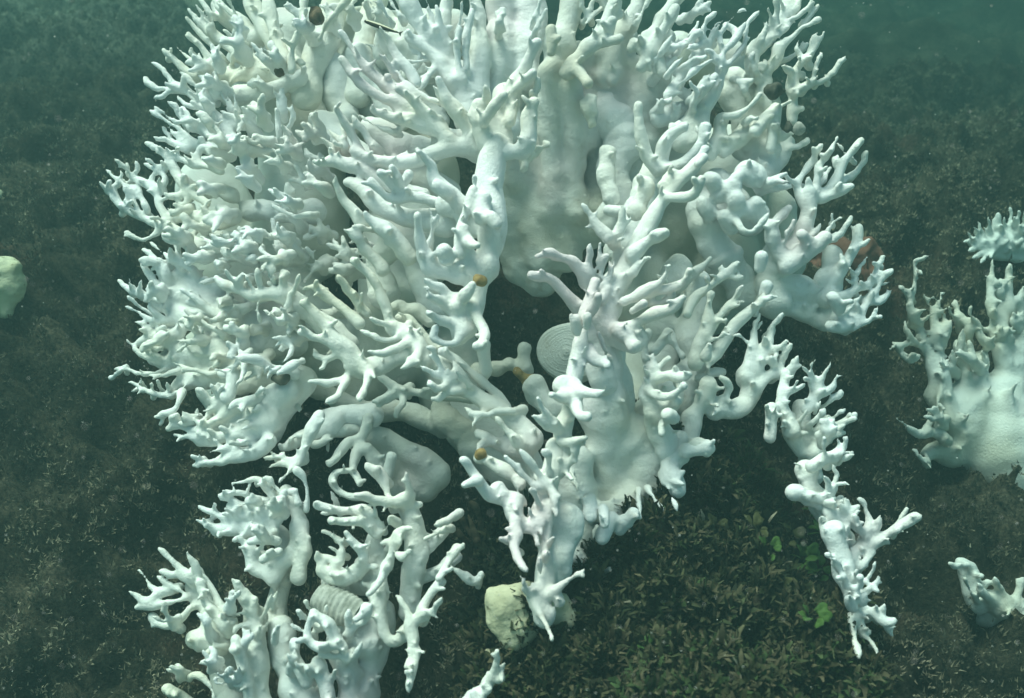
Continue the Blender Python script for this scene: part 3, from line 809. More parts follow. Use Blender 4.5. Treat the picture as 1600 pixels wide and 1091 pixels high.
(4, M_CORAL, '''
b 22 22 1165,270 1180,276 @-2:-2; b 34 36 1120,290 1140,320 1170,345 @3:5; b 18 20 1112,282 1124,300 @-1:0; b 17 20 1150,312 1160,330 @-2:0; b 15 18 1130,340 1142,352 @0:1; b 16 18 1180,318 1186,340 @-1:1; b 14 17 1098,318 1108,336 @1:2; b 13 16 1150,280 1140,296 @-2:-1; b 34 34 1100,330 1110,370 1130,400 @4:5; f 1206,326 1198,338 1188,350 1176,361 1162,362 1153,350 @-4:-1; b 13 16 1206,352 1208,372 1218,396 @-1:1
b 8 10 1232,326 1222,336 1212,348 1206,360; b 12 20 1264,300 1264,330 1252,360 1234,388 1215,420 @-2:3; f 1229,275 1235,283 1243,288; b 6 8 1271,248 1258,268 1245,286 1247,300 1255,318 @0:0
f 1284,226 1277,235 1273,246 1278,258; b 5.5 11 1308,216 1300,232 1290,247 1280,260 1277,280 1274,300 1268,318 @-3:0; f 1263,278 1264,292 1266,312; f 1297,263 1290,275 1281,289 @2:1; f 1310,241 1306,250 1308,262
b 5.5 11 1345,220 1336,230 1328,240 1321,249 1316,259 1310,273 1302,289 1284,304 @-3:0; f 1315,228 1318,238 1325,245; f 1354,238 1350,250 1342,263 1330,275; b 7 9 1330,275 1314,284 1300,292; b 7 11 1330,291 1315,298 1300,303 1280,312 @-4:0
b 17 19 1288,372 1262,392 1232,414 @-3:0; b 12 13 1254,368 1262,380 @-3:-2; f 1313,341 1303,346 1295,358 1285,370; g 1300,334 1301,346; g 1282,350 1276,360 1270,368; f 1330,339 1323,352 1312,365 1302,373 1290,382; g 1300,367 1306,366
b 8 13 1342,355 1338,376 1330,396 1322,412 1308,432 @-1:1; g 1329,353 1335,362 1338,372; f 1314,398 1318,408 1314,420; b 30 32 1215,400 1205,440 1210,470 @3:4; b 12 12 1190,402 1188,418 @-4:-3; b 12 13 1198,446 1194,460 @-3:-2
b 20 26 1300,400 1296,430 1292,460 @2:2; f 1240,345 1232,362 1224,380
'''),
# lower right fan reaching over the turf
(6, M_CORAL, '''
f 1355,402 1347,413 1340,423 1335,436 1336,450; g 1328,419 1334,430; g 1321,435 1332,442; f 1382,400 1375,411 1368,426 1365,438; b 6.5 12 1365,438 1354,447 1340,452 1325,458 1304,468; g 1364,410 1371,416; g 1376,425 1366,434
f 1393,423 1383,431 1375,446 1363,460; b 7 13 1363,460 1352,479 1340,495 1318,510; g 1391,442 1378,444; f 1393,453 1383,463 1372,472 1357,472; f 1337,472 1328,483 1318,492; f 1372,480 1365,495 1352,505 1334,513; g 1376,495 1363,499
b 32 28 1215,440 1255,455 1290,470 1306,492 @1:0; b 14 15 1300,464 1312,480 @-3:-2; b 22 20 1230,480 1270,495 1305,505 @3:2; b 8 12 1346,500 1322,512 1296,510; g 1345,462 1338,472 1330,480
''', 0.72),
# hazy fans between the bouquet and the right body
(2, M_CORAL, '''
f 1155,410 1145,418 1133,428; b 7 11 1133,428 1118,440 1103,452 1086,466 1074,490; g 1127,411 1129,425; f 1160,432 1149,435 1137,428; b 6 12 1109,403 1098,415 1080,430 1060,450 @3:4
b 7 15 1112,460 1107,476 1105,496 1103,513 1095,536 1086,566 @-2:1; f 1160,448 1152,460 1141,475; b 8 12 1141,475 1128,490 1115,505 1104,522; g 1163,472 1151,472 1142,476; f 1133,522 1120,530 1104,534
f 1208,462 1198,465 1189,471; g 1193,457 1192,470; b 8 15 1190,470 1178,481 1160,498 1145,513 1130,531 1108,562 @-2:1; g 1176,474 1178,484; g 1135,500 1134,512; g 1139,524 1140,515; b 8 12 1108,540 1104,556 @-3:-2
f 1187,490 1182,505 1178,521; b 8 13 1178,521 1176,541 1172,560 1168,588; g 1192,501 1186,508; f 1150,521 1160,528 1171,536; f 1222,492 1213,503 1205,516; b 7 14 1205,516 1203,531 1195,546 1185,561 1176,582; f 1194,526 1197,541; f 1231,528 1222,540 1210,545 1196,549
f 1237,537 1228,551 1220,566; b 7 13 1220,566 1212,580 1200,590 1184,602; f 1205,558 1210,572; F 1246,558 1240,572 1231,583 1216,588; g 1213,555 1208,548; b 25 16 1170,590 1174,608 1164,626 1145,638 1118,642 @0:0
F 1128,590 1138,600 1138,613 1130,624; b 9 12 1128,582 1112,582 1095,592 @3:3; b 17 20 1106,604 1094,632 1082,660 1068,694 @-1:2; b 26 30 1085,560 1070,590 1060,640 @5:5; b 24 28 1090,440 1085,490 1080,540 @5:5
b 30 34 1040,540 1030,580 1040,620 @9:9; b 7 9 1066,556 1055,540 1046,520 @4:5; b 6 9 1043,518 1032,536 1022,548 @3:4; g 1122,636 1112,632; g 1100,644 1106,634; g 1112,650 1120,642; b 8 10 1012,520 1006,540 1010,560 @5:5
b 34 34 1130,410 1150,440 1170,460 @8:9; b 26 26 1060,420 1040,470 1030,510 @8:8
'''),
# pink looped stub beside the dark gap
(-3, M_CORAL, '''
b 20 13 1022,645 1015,610 1018,572 @1:0; F 1020,553 1021,566 1022,580; f 1044,558 1035,568 1024,580; b 8 12 1077,584 1062,590 1044,588 1022,592 @-4:0; f 1055,573 1056,587; b 7 11 1068,604 1055,615 1040,620 1024,618 1013,608 @-4:0
g 1006,572 1012,584; g 1005,590 1012,598; b 9 10 1058,626 1048,632 @-2:0; g 1066,617 1062,608; b 22 26 1022,640 1030,670 1040,700 @2:3
'''),
# hanging central branch
(-9, M_CORAL, '''
b 28 30 778,228 766,272 762,302 766,342 768,380 760,418 @0:0; b 24 12 760,418 746,456 740,482 734,512 720,530 @0:0; b 9 17 662,244 674,260 680,282 704,304 732,326 @-3:1; b 13 14 684,290 698,300 @-2:-1
b 9 11 740,296 730,326 722,346 717,372 718,396 @-2:-1.5; b 12 12 724,357 724,364 @-2.5:-2.5; b 9 12 746,383 735,379 724,370 @-5:-1.5; f 741,274 742,290 745,305; b 7.5 13 652,339 654,356 657,373 661,391 670,412 @-4:0; f 671,322 673,340 675,357 672,378; f 683,335 680,350 675,367
b 15 15 694,390 698,404 @-3:-2; b 14 24 662,402 676,416 702,426 735,428 @-1:0; g 655,395 662,404; b 8 13 667,440 678,447 690,451 701,463 714,474 @-3:0; b 8 12 671,463 684,468 700,476 @-4:0; b 10 14 738,445 725,461 714,477 @-3:-1; b 6 11 669,489 681,498 694,503 712,508 @-3:0
b 8 9 680,514 678,526 690,535 708,537 719,526 722,504 @-1:0; b 20 20 716,474 722,500 724,516; b 11 7 740,478 748,500 757,516 757,531 750,540 743,542 @0:-3; g 744,524 752,530; b 24 28 700,320 726,330 745,350 @3:2; b 14 11 756,540 758,570 752,600 @6:8
b 13 12 768,340 776,350 @-3:-3; f 661,449 672,454; b 20 20 730,395 720,420 @0:0; b 14 15 756,310 752,340 @-2:-2
'''),
# mitten of the central branch
(-8, M_CORAL, '''
b 8 14 840,66 830,85 818,106 804,126 788,148 @-4:0; b 8 12 831,114 817,128 802,142 790,158 @-3:0; f 836,84 830,100 822,116; b 17 24 748,166 750,190 762,218 @-2:0; b 10 13 786,150 768,172 756,190 @-5:-2; f 758,137 761,150 764,162
f 841,125 838,141 834,158; b 13 20 834,160 830,182 825,210 812,234 786,240 @-3:0; f 829,143 830,156; g 838,180 832,190; g 834,222 826,222; b 24 26 790,150 785,190 776,230 @1:0; f 826,204 820,220 808,230; b 12 12 806,140 800,165 796,190 @0:0
f 797,140 790,150 783,160
'''),
# upper centre twigs pointing left
(-3, M_CORAL, '''
b 7 17 685,124 693,140 700,156 710,171 722,191 738,215 @-4:0; f 677,135 686,150 696,164; b 7 14 622,139 635,150 650,163 665,178 681,196 700,216 @-4:0; f 621,112 632,128 648,142 665,151 682,160; g 672,170 680,180 690,192
b 5.5 12 532,50 540,61 550,76 562,93 575,109 590,123 607,137 @-3:0; g 536,71 545,86 556,98; b 7.5 11 534,92 543,105 555,120 566,131 581,143 602,155 622,160 645,170 @-4:0; g 541,116 552,124; g 545,98 553,110; b 8 16 605,120 612,136 640,152 @-2:0; b 15 16 604,136 630,150 660,175 690,205 @0:0
f 592,83 600,93 608,103 617,116; g 616,92 616,108; b 7 11 606,60 612,73 623,90 638,108 650,130 @-1:1; F 611,163 623,175 641,188 660,198; b 7.5 11 525,169 533,183 543,199 553,216 562,236 @-4:0; F 552,183 562,196 573,212 584,230; f 560,180 575,189 592,198 612,206
b 7 14 582,172 601,180 626,188 652,194 690,206 @-2:0; f 512,203 523,213 536,222 552,234; g 640,186 630,196; b 10 18 553,236 576,246 601,253 631,256 656,249 681,238 722,226 764,232 @-2:1; f 522,222 535,230 550,238; f 500,214 512,224 524,232
b 8 17 491,252 506,253 521,251 541,258 566,265 591,278 620,292 660,306 @-3:1; g 530,236 529,250; f 515,232 522,242; b 7.5 9 596,270 606,281 616,293 626,308 @-5:-1; b 7 9 612,261 620,275 625,290 631,306 @-5:-1; b 9 9 638,272 630,288 @-2:-1; b 6 13 580,283 592,297 605,308 621,312 641,308 666,312 692,318 @-4:0
b 9 26 543,285 556,293 571,304 586,316 606,327 636,337 667,341 700,350 @-2:1; b 6 13 524,285 530,299 536,313 551,331 566,350 @-3:0; b 7 19 571,332 578,344 590,353 606,364 622,378 640,402 @-4:0; f 552,353 566,356 582,360; b 11 14 553,365 560,373 568,386 581,401 598,422 @-2:1
b 24 30 690,215 720,225 760,235 @2:2; b 20 26 620,260 660,280 700,300 @4:4; b 24 30 580,200 620,225 670,240 @5:5; f 640,232 632,242 622,252; b 20 30 640,400 660,440 680,480 @5:6; b 24 28 610,380 590,420 600,460 @5:6
'''),
# top centre cluster
(3, M_CORAL, '''
b 8 17 628,2 638,20 650,38 668,55 692,68 @-3:0; b 10 14 644,-8 650,15 660,36 676,58 @-3:0; F 681,9 684,28 688,46 692,66; F 706,42 696,48 688,58; F 717,42 715,58 714,76 716,98 722,124; F 737,17 733,36 730,56 728,78 728,106
b 11 27 741,-6 750,40 748,100 744,150 @0:2; b 8 17 637,58 655,66 675,86 690,106 706,126 @-2:0; f 640,70 649,81 662,90; f 635,96 649,97 666,95; f 640,46 634,52 642,60; g 664,104 672,112; b 13 13 676,84 690,96; F 650,106 646,124 648,146; f 656,140 668,120 680,108
b 14 20 690,68 696,92 706,120 @0:1; b 22 26 716,110 722,150 730,190 @1:1; b 9 14 700,-10 696,14 694,40 @3:3; f 664,-6 670,14 678,34; f 722,4 720,24 716,44; b 15 20 648,130 662,160 690,190 @4:4; f 608,-8 614,8 624,24; f 590,-6 596,10 606,26
b 26 34 790,-24 780,40 770,100 @4:4; b 30 34 830,-24 825,50 820,120 @5:5; b 30 34 770,80 775,140 790,200 @5:5; b 24 30 640,20 650,70 670,110 @8:8; f 660,28 655,40; f 846,-6 842,14 836,30; f 852,12 846,30 838,46
b 22 26 600,30 610,80 630,120 @9:9; b 26 30 560,90 590,140 620,180 @8:8; b 26 30 520,100 530,150 540,190 @9:9; b 26 28 500,190 540,230 590,260 @6:6
'''),
# heart of the colony
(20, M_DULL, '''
b 60 70 420,120 470,250 480,380 @2:2; b 70 70 600,120 640,250 640,380 @2:0; b 60 60 400,420 460,500 520,560 @0:0; b 60 60 330,300 360,430 400,540 @2:0; b 60 60 620,460 600,540 560,600 @2:2; b 60 50 760,120 790,230 @6:10
b 60 60 1000,150 1040,260 1050,360 @4:4; b 60 60 1140,260 1130,380 1100,470 @4:6; b 50 50 1000,420 1010,520 1000,620 @4:4; b 50 50 700,560 720,640 800,740 @8:4; b 50 60 980,640 960,740 920,830 @0:-2; b 50 40 1200,330 1210,430 @6:8
b 46 46 450,60 560,60 700,60 @2:2; b 46 40 330,560 380,640 @4:4; b 44 44 1060,90 1130,100 @5:5
'''),
]
FILL_A = filler([(330,60),(480,40),(560,200),(520,420),(460,600),(330,700),(260,560),(260,420),(290,260)], 150, (640, 430), 3, (-3, 4), (28, 54))
FILL_B = filler([(360,380),(470,400),(470,520),(380,560),(330,500)], 90, (560, 520), 4, (-2, 3), (15, 28))
FILL_C = filler([(300,140),(430,120),(470,230),(320,240)], 36, (560, 300), 5, (-2, 3), (22, 42))
FILL_D = filler([(860,-20),(1080,-20),(1060,120),(960,60)], 22, (900, 260), 6, (2, 7), (30, 55))
FILL_E = filler([(470,20),(640,0),(640,120),(520,200)], 22, (700, 300), 8, (6, 11), (30, 60))
FILL_F = filler([(1130,120),(1210,120),(1200,300),(1110,320)], 16, (1060, 330), 9, (2, 6), (24, 44))
FILL_I = filler([(560,-10),(840,-20),(820,60),(640,140)], 26, (760, 330), 14, (2, 7), (30, 56))
FILL_J = filler([(1420,480),(1500,520),(1600,440),(1610,640),(1480,690)], 46, (1560, 800), 15, (0, 4), (24, 44))
FILL_N = filler([(240,1000),(330,960),(430,930),(560,1000),(560,1091),(280,1091)], 40, (420, 1160), 19, (-4, 0), (24, 44))
THICK_X = [(-5, M_CORAL, FILL_N)]
FILL_M = filler([(290,230),(480,230),(500,420),(300,420)], 66, (660, 420), 18, (-3, 3), (26, 50))
FILL_G = filler([(440,220),(540,260),(600,400),(560,520),(470,420)], 60, (700, 480), 12, (3, 10), (28, 52))
FILL_H = filler([(1000,60),(1100,140),(1080,240),(1000,160)], 12, (960, 300), 13, (3, 8), (26, 44))
MAIN += [(2, M_CORAL, FILL_G), (2, M_CORAL, FILL_H), (1, M_CORAL, FILL_M), (2, M_CORAL, FILL_I), (1, M_CORAL, FILL_A), (1, M_CORAL, FILL_B), (3, M_CORAL, FILL_C), (6, M_CORAL, FILL_D), (2, M_CORAL, FILL_E), (2, M_CORAL, FILL_F)]

RIDGE = [
(0, M_CORAL, '''
g 1253,573 1262,581 1269,592; f 1268,566 1268,581 1271,597; f 1297,567 1290,581 1283,594 1277,608; f 1310,583 1303,598 1295,611 1284,616; g 1254,590 1265,596; b 10 15 1271,595 1274,616 1260,640
f 1316,614 1306,622 1295,630; b 6 13 1336,648 1322,656 1308,668 1294,682; g 1306,636 1300,644 1292,650; f 1256,600 1245,608 1231,613; g 1247,594 1240,604 1230,610; g 1236,627 1226,630; b 10 18 1228,586 1222,620 1228,646 1236,674
b 15 14 1206,640 1204,664 1204,684; g 1212,636 1210,650; g 1198,634 1200,648; f 1288,640 1280,652 1270,660; f 1320,640 1308,648 1296,656; g 1282,628 1276,640; f 1262,640 1254,652; b 22 28 1250,640 1258,680 1264,712 1272,744 @2:2
f 1326,676 1312,680 1298,684; b 16 20 1290,660 1282,684 1272,708 @0:1; b 14 18 1236,650 1236,680 1250,706 @1:2
''', 0.70),
(-7, M_CORAL, '''
f 1288,685 1288,700 1290,716; f 1308,682 1311,696 1304,712; f 1323,681 1318,700 1308,714; f 1335,711 1322,706 1310,712; b 12 16 1308,712 1288,718 1268,728; f 1302,732 1308,743 1302,757; f 1285,742 1292,751 1296,767; f 1326,757 1312,757 1300,766
b 12 16 1302,762 1288,778 1266,776; b 24 26 1258,735 1266,765 1290,800 @2:2; b 20 14 1240,770 1262,778 1280,790 @1:1; f 1321,774 1322,788 1322,804; f 1306,777 1315,790 1321,804; f 1341,791 1330,800 1323,814; b 10 13 1323,802 1320,826 1312,850
F 1350,783 1354,798 1358,816 1352,838; F 1336,807 1340,820 1349,836; F 1375,806 1372,820 1362,836; b 7 12 1432,806 1418,815 1405,822 1392,831 1379,839 1360,852 @-4:0; f 1416,795 1409,808 1401,824; F 1389,848 1377,845 1360,850; b 20 17 1362,842 1345,856 1330,868 1322,886
F 1359,860 1356,872 1344,886; b 14 14 1290,826 1300,846 @-1:-1; b 16 16 1296,800 1308,830 1316,850; f 1282,806 1288,816; f 1316,822 1320,840 1322,858
''', 0.70),
(-11, M_CORAL, '''
b 28 18 1300,830 1312,872 1326,912 1338,952 @0:0; f 1367,879 1362,894 1352,908; f 1373,900 1367,914 1356,922; f 1372,924 1360,914 1350,908; g 1340,890 1336,904; b 8 9 1318,900 1324,916 @-3:-2; b 8 9 1336,918 1340,934 @-3:-2; b 8 9 1306,880 1314,894 @-3:-2; b 8 9 1352,928 1348,942 @-3:-2
b 8 8 1326,936 1332,950 @-3:-2; b 8 8 1344,902 1346,916 @-4:-3; f 1382,946 1376,957 1366,962; f 1368,944 1368,956; F 1397,970 1382,972 1367,962 1352,950; f 1395,994 1388,984 1378,974; f 1360,991 1350,981 1344,966; F 1342,1026 1338,1012 1335,996 1332,972 @-3:0
f 1378,1033 1370,1018 1360,1003 1347,988 @-3:0; g 1379,1006 1367,1009; f 1358,968 1348,960; b 14 10 1336,950 1340,975 1346,990
''', 0.70),
]
THICKET = [
# left hand
(-6, M_CREAM, '''
F 249,858 262,869 274,881 286,891 300,902; F 252,893 266,897 282,899 298,906; F 288,860 298,873 306,885 310,904; f 218,892 226,903 233,913 241,921 252,923; F 202,923 212,930 223,937 238,937 251,926 266,922; f 245,900 259,909 273,919 288,928
F 213,949 228,947 246,945 263,942 290,936; F 237,964 245,973 257,979 270,975 282,965 296,952; b 18 32 306,896 316,922 330,955 345,1005 @0:0; b 6 9 312,896 326,911 336,929 344,946 355,962 358,990 @1:1; b 8 12 314,912 320,940 336,958 350,980 @-1:0
b 22 22 305,1000 318,1004 @0:0; f 322,1021 333,1012 348,1010; F 292,1057 306,1055 319,1061 331,1076 337,1100; b 9 13 262,1077 279,1089 298,1104 @-3:0; b 8 16 368,998 378,1030 386,1062 392,1100 @-3:0; b 26 30 400,965 396,1010 402,1062 410,1110 @0:0
b 30 36 345,1000 355,1050 365,1110 @3:3; f 372,930 378,942 386,954; g 382,936 386,948; f 365,985 374,978 384,976; F 360,900 368,914 380,928 394,944; f 398,938 398,954 400,968; f 408,978 404,990; g 346,958 352,966; f 425,930 420,946 412,962; g 330,1000 340,1010
f 432,925 428,950 420,970; b 12 16 384,940 394,960 404,985
''', 0.72),
# tangled fan above
(-3, M_CORAL, '''
b 5.5 9 362,755 380,753 398,748 411,756 423,769 438,783 @-2:1; b 4.5 5 362,756 366,768 357,772 @-2:-2; b 5.5 9 356,771 376,770 396,778 416,785 436,793 @-1:1; g 399,744 400,752; b 4.5 5 390,758 384,772 @-1:-1; f 344,775 358,780 372,786; f 310,791 322,797 336,803 352,809
g 334,785 335,799; f 305,812 318,818 331,828; g 315,808 322,816; g 313,826 323,822; F 340,836 350,832 362,828; g 388,785 376,791 366,796; b 9 18 331,828 350,826 376,822 402,826 425,832; b 8 15 352,808 376,806 398,806 428,814; b 9 14 360,792 385,792 410,798 436,806
b 24 18 402,872 432,888 456,864 466,830 @0:0; b 16 18 390,858 400,888 428,902 @-1:0; b 8 8 412,874 436,862 @-4:-3; b 18 18 448,770 466,800 470,842 @2:1; b 6 7 463,734 472,743 478,757 480,776 478,796 @-1:1; f 416,745 428,758 440,772; f 446,766 436,778 428,790
b 6 8 450,768 462,772 466,786; b 20 24 420,820 440,840 450,870 @3:3; f 372,834 380,846 390,858; f 366,842 376,838; g 402,838 410,848; f 420,838 412,850 404,860; b 22 26 440,890 436,930 430,970 @2:2; f 384,786 396,792; f 350,795 360,800 372,804; b 16 20 470,840 472,870 466,900
g 430,800 420,808 412,818; f 397,812 390,822 384,832; b 10 12 392,846 412,842 432,846 @-2:-1
''', 0.72),
# trunk with knuckled fingers
(-4, M_CORAL, '''
b 7 15 496,788 510,793 526,798 546,797 566,796 580,808 590,832 @-3:0; g 503,803 514,800; b 8 11 518,815 536,815 556,815 573,819 586,834 @-4:0; f 515,767 522,778 527,790; g 551,826 553,818; F 573,725 584,736 596,747; F 593,731 598,748 603,765 610,784
F 635,734 636,750 641,766 634,780; b 7 14 571,774 583,780 598,783 616,786 634,778 @-3:0; g 576,790 588,786; b 20 25 632,784 645,812 648,852 646,900 640,955 @0:2; f 585,792 590,806 596,820; g 598,800 604,790; b 12 13 612,812 620,818 @-1:0; g 620,800 616,790
f 645,826 631,829 620,840 610,852; f 596,849 608,845 618,840; b 12 13 622,836 614,862 606,884 @-2:-1; b 11 5 606,884 598,902 588,916 575,929 @-1:-4; b 8 8 628,872 620,866 @-3:-2; f 502,830 515,834 528,842; b 6 9 528,842 534,856 531,878; g 520,829 524,840
b 5.5 13 541,832 548,842 557,853 566,862 566,878 550,896 @-3:0; f 579,846 573,858 566,868; f 505,855 519,856 531,864; b 6 7 497,872 508,870 520,874 524,886 515,895 504,890 502,878; g 496,862 499,874; b 13 15 504,894 520,905 545,902 568,886; f 542,880 545,896; b 18 20 585,840 590,880 592,930 @2:1
b 24 24 520,900 550,910 580,905 @3:2; f 662,843 676,836 692,830; F 678,821 692,816 706,809; b 10 7 713,856 705,872 695,888 685,905 @0:-3; f 700,880 712,890 724,900 @2:3; b 10 9 728,900 742,908 752,898 @3:3; f 748,890 748,902 @1:2; b 13 16 692,830 680,845 660,860 @3:4
b 14 16 712,870 690,890 664,900 @4:4
''', 0.78),
# lower cluster with its ribbed collar
(-6, M_CORAL, '''
F 620,931 630,944 638,961 641,986; b 9 14 690,910 676,925 663,945 656,966 @0:0; F 691,934 681,948 670,962; f 682,948 672,958; b 13 13 642,975 646,1000 645,1020; f 634,1041 640,1028 645,1012; b 10 4 650,1018 646,1048 641,1062 638,1079 @0:-2; g 656,1030 652,1018; g 678,978 670,970
b 15 15 640,985 618,1002 602,992 592,955 592,918 @2:2; b 32 42 592,960 582,1010 572,1062 560,1110 @2:2; F 580,944 577,958 568,972 555,981 543,992; F 545,955 546,972 546,990; b 8 11 490,958 510,972 520,990 536,1012 @-3:-1; b 8 9 488,965 480,985 486,1004 505,1012 524,1008 @-3:-2
g 511,990 513,1004; F 500,1023 516,1026 535,1028 548,1020; f 566,1002 560,1016 552,1028 540,1036; b 22 26 530,1020 540,1050 545,1100 @0:1; b 14 16 462,1006 466,1040 478,1066 @-1:0; b 14 16 498,1036 508,1062 512,1100 @-1:0; f 466,955 474,964 484,972; f 470,985 478,992; f 455,975 466,982 478,988
b 30 34 460,1070 490,1100 520,1120 @1:1; f 530,985 528,1000 532,1014; b 26 30 440,980 446,1030 456,1080 @3:3; f 480,1046 486,1058; f 524,1046 520,1056; b 9 10 556,968 566,960 572,948 @-3:-2; b 20 26 520,960 550,990 575,1010 @3:2; f 462,1035 470,1046 480,1052
g 478,940 484,952 492,960; f 510,946 508,958 506,968
''', 0.78),
]
STANDING = [
(17, M_DULL, '''
b 5 9 1427,408 1429,425 1430,440 1426,455 1422,470 1424,490 1434,505 @-2:0; f 1407,446 1412,456 1420,464; f 1474,454 1470,468 1465,480; b 6 9 1465,480 1458,492 1460,510 1464,530; f 1445,460 1450,474 1458,484; f 1460,462 1464,474; f 1409,492 1412,508 1420,524 1432,536
f 1390,545 1402,540 1412,538; b 6 8 1395,536 1408,552 1420,562 1434,558; f 1484,500 1480,515 1476,530; f 1446,482 1436,488 1428,498; f 1478,488 1474,505 1470,522; F 1505,512 1502,530 1498,550; b 12 24 1434,505 1450,550 1465,600 1480,640 1500,680 @0:1; b 12 20 1464,530 1470,570 1480,620 1490,660
f 1484,550 1478,580 1470,610 1462,640; f 1550,406 1548,422 1548,440; f 1534,424 1540,432 1548,440; b 7 10 1548,440 1546,460 1550,490; b 7 10 1578,410 1576,430 1574,455 1578,485; f 1514,476 1518,495 1526,505; b 8 10 1526,505 1530,525 1545,540; f 1600,450 1588,470 1578,485; f 1560,440 1564,452; f 1608,420 1602,445 1600,470
b 18 24 1560,480 1560,520 1570,570; b 20 24 1590,480 1590,540 1590,600; b 24 34 1500,560 1520,610 1540,660 @2:2; f 1532,540 1536,560; f 1546,565 1540,580; b 44 60 1560,620 1560,680 1580,740 @3:3; f 1398,654 1412,662 1424,672; b 8 14 1424,672 1440,680 1462,676 1480,690; f 1462,634 1455,655 1446,672; f 1424,698 1432,708 1442,718
f 1455,732 1450,722; b 18 40 1450,710 1480,705 1520,700 @0:2; f 1520,640 1530,625 1545,612; f 1525,660 1535,650; b 10 14 1575,615 1580,645 1600,660 @-3:-2; b 50 50 1540,720 1580,760 1620,780 @6:6; b 40 46 1500,640 1520,690 1560,740 @4:5; b 20 24 1460,620 1480,660 1510,690 @2:3; b 16 20 1530,560 1530,610 1530,650 @1:2; b 16 20 1500,540 1510,590 1520,640 @1:2; f 1550,600 1545,618; b 26 30 1590,560 1620,600 1640,660 @2:2; f 1562,540 1570,556; f 1585,520 1580,540; b 14 16 1590,710 1610,720 @-2:-2
''', 0.72),
]
DIM = [
(32, M_DULL, '''
g 1505,380 1512,376 1520,378; g 1512,362 1516,372 1524,380; g 1528,346 1532,358 1538,370; g 1544,338 1546,352 1548,366; g 1560,334 1561,348 1562,364; g 1578,326 1578,342 1576,360; g 1592,330 1590,346 1588,362; g 1604,322 1602,344; g 1514,392 1524,388 1536,386; g 1520,404 1530,398 1542,392
g 1536,352 1541,364; g 1553,345 1555,358; g 1570,340 1570,354; g 1522,355 1528,366; g 1585,340 1584,352; g 1512,378 1522,384; g 1548,402 1552,392; g 1532,412 1540,402 1548,394; g 1568,380 1566,368; g 1555,375 1560,366; g 1580,378 1578,366; g 1540,376 1545,384
b 9 14 1520,380 1545,384 1575,386 1610,388; b 12 18 1545,380 1575,372 1605,370; b 12 16 1545,396 1575,400 1610,404 @1:1; f 1600,352 1598,364 1594,374; b 20 30 1570,392 1600,398 1640,400 @4:4; g 1528,370 1538,376; g 1565,352 1566,364; g 1597,372 1590,380
''', 0.72),
]
CORNER = [
(4, M_DULL, '''
F 1528,912 1536,926 1548,938; F 1564,916 1570,930 1578,944; F 1598,905 1592,925 1588,945; b 7 12 1585,996 1586,970 1584,945; f 1482,880 1494,884 1506,884; b 10 16 1500,880 1516,890 1520,910 1530,940 @2:2; b 16 22 1545,935 1570,948 1610,950; f 1508,905 1514,920 1522,932; f 1602,960 1596,972; b 26 30 1540,960 1580,975 1620,980 @3:3
f 1555,905 1560,920; f 1574,962 1582,950; b 10 14 1504,895 1514,925 1530,950 @3:3
'''),
]
SPRIG = [
(-8, M_CORAL, '''
F 777,1017 776,1034 772,1050 764,1066; f 789,1036 783,1047 776,1054; b 9 18 768,1058 758,1074 744,1086 730,1104; f 784,1062 778,1060; g 785,1052 780,1056; f 735,1080 742,1088 750,1094; b 20 24 740,1095 750,1120 @1:1
'''),
]
def build_coral(name, parts, label, cat, base_px, h, group=None, seed0=0):
    root = empty(name, at(*base_px))
    tag(root, label, cat, group)
    objs = []
    for i, (dz, mat, text, *bs) in enumerate(parts):
        tubes = parse(text, dz, seed0 + i, *bs)
        hh = h if mat is not None else h
        if max(r.max() for p, r, k in tubes) > 0.045:
            hh = 0.0065
        V, F = voxel_mesh(tubes, hh, seed=seed0 + 3 * i, web=0.007 if hh < .004 else 0)
        for v, f in pieces(V, F):
            np_mesh('branch' if hh < 0.004 else 'base', v, f, mat, root)
    return root

FILL_K = filler([(1255,640),(1300,640),(1330,900),(1340,960),(1300,860),(1270,760)], 44, (1190, 800), 16, (-4, 1), (22, 44))
RIDGE.append((-2, M_CORAL, FILL_K))
STANDING.append((17, M_DULL, FILL_J))
FILL_L = filler([(370,780),(470,780),(460,860),(390,850)], 16, (480, 880), 17, (-3, 1), (20, 34))
THICKET.extend(THICK_X)
THICKET.append((-4, M_CORAL, FILL_L))
CG = 'bleached corals on the reef slope'
main_coral = build_coral('branching_coral', MAIN, 'huge bleached white branching coral with a dark hollow at its heart', 'coral', (850, 560, 1.6), 0.0025, CG, 100)
build_coral('branching_coral', RIDGE, 'white coral running down the slope beside the green leafy algae mound', 'coral', (1270, 800, 1.34), 0.0025, CG, 200)
build_coral('branching_coral', THICKET, 'tangled white coral thicket with a grey ribbed collar, beside the yellow sponge', 'coral', (520, 1000, 1.32), 0.0025, CG, 300)
build_coral('branching_coral', STANDING, 'greyish coral with tall upright fingers on a broad smooth base, alone on dark turf', 'coral', (1550, 760, 1.68), 0.0028, CG, 400)
build_coral('branching_coral', DIM, 'small dim coral tuft of short stubby twigs, beyond the tall upright coral', 'coral', (1580, 410, 1.9), 0.0028, CG, 500)
build_coral('branching_coral', CORNER, 'low pale coral stubs half sunk in brown algae below the broad grey coral', 'coral', (1570, 980, 1.45), 0.0028, CG, 600)
build_coral('branching_coral', SPRIG, 'small white coral sprig just below the big yellow sponge', 'coral', (745, 1100, 1.2), 0.0025, CG, 700)
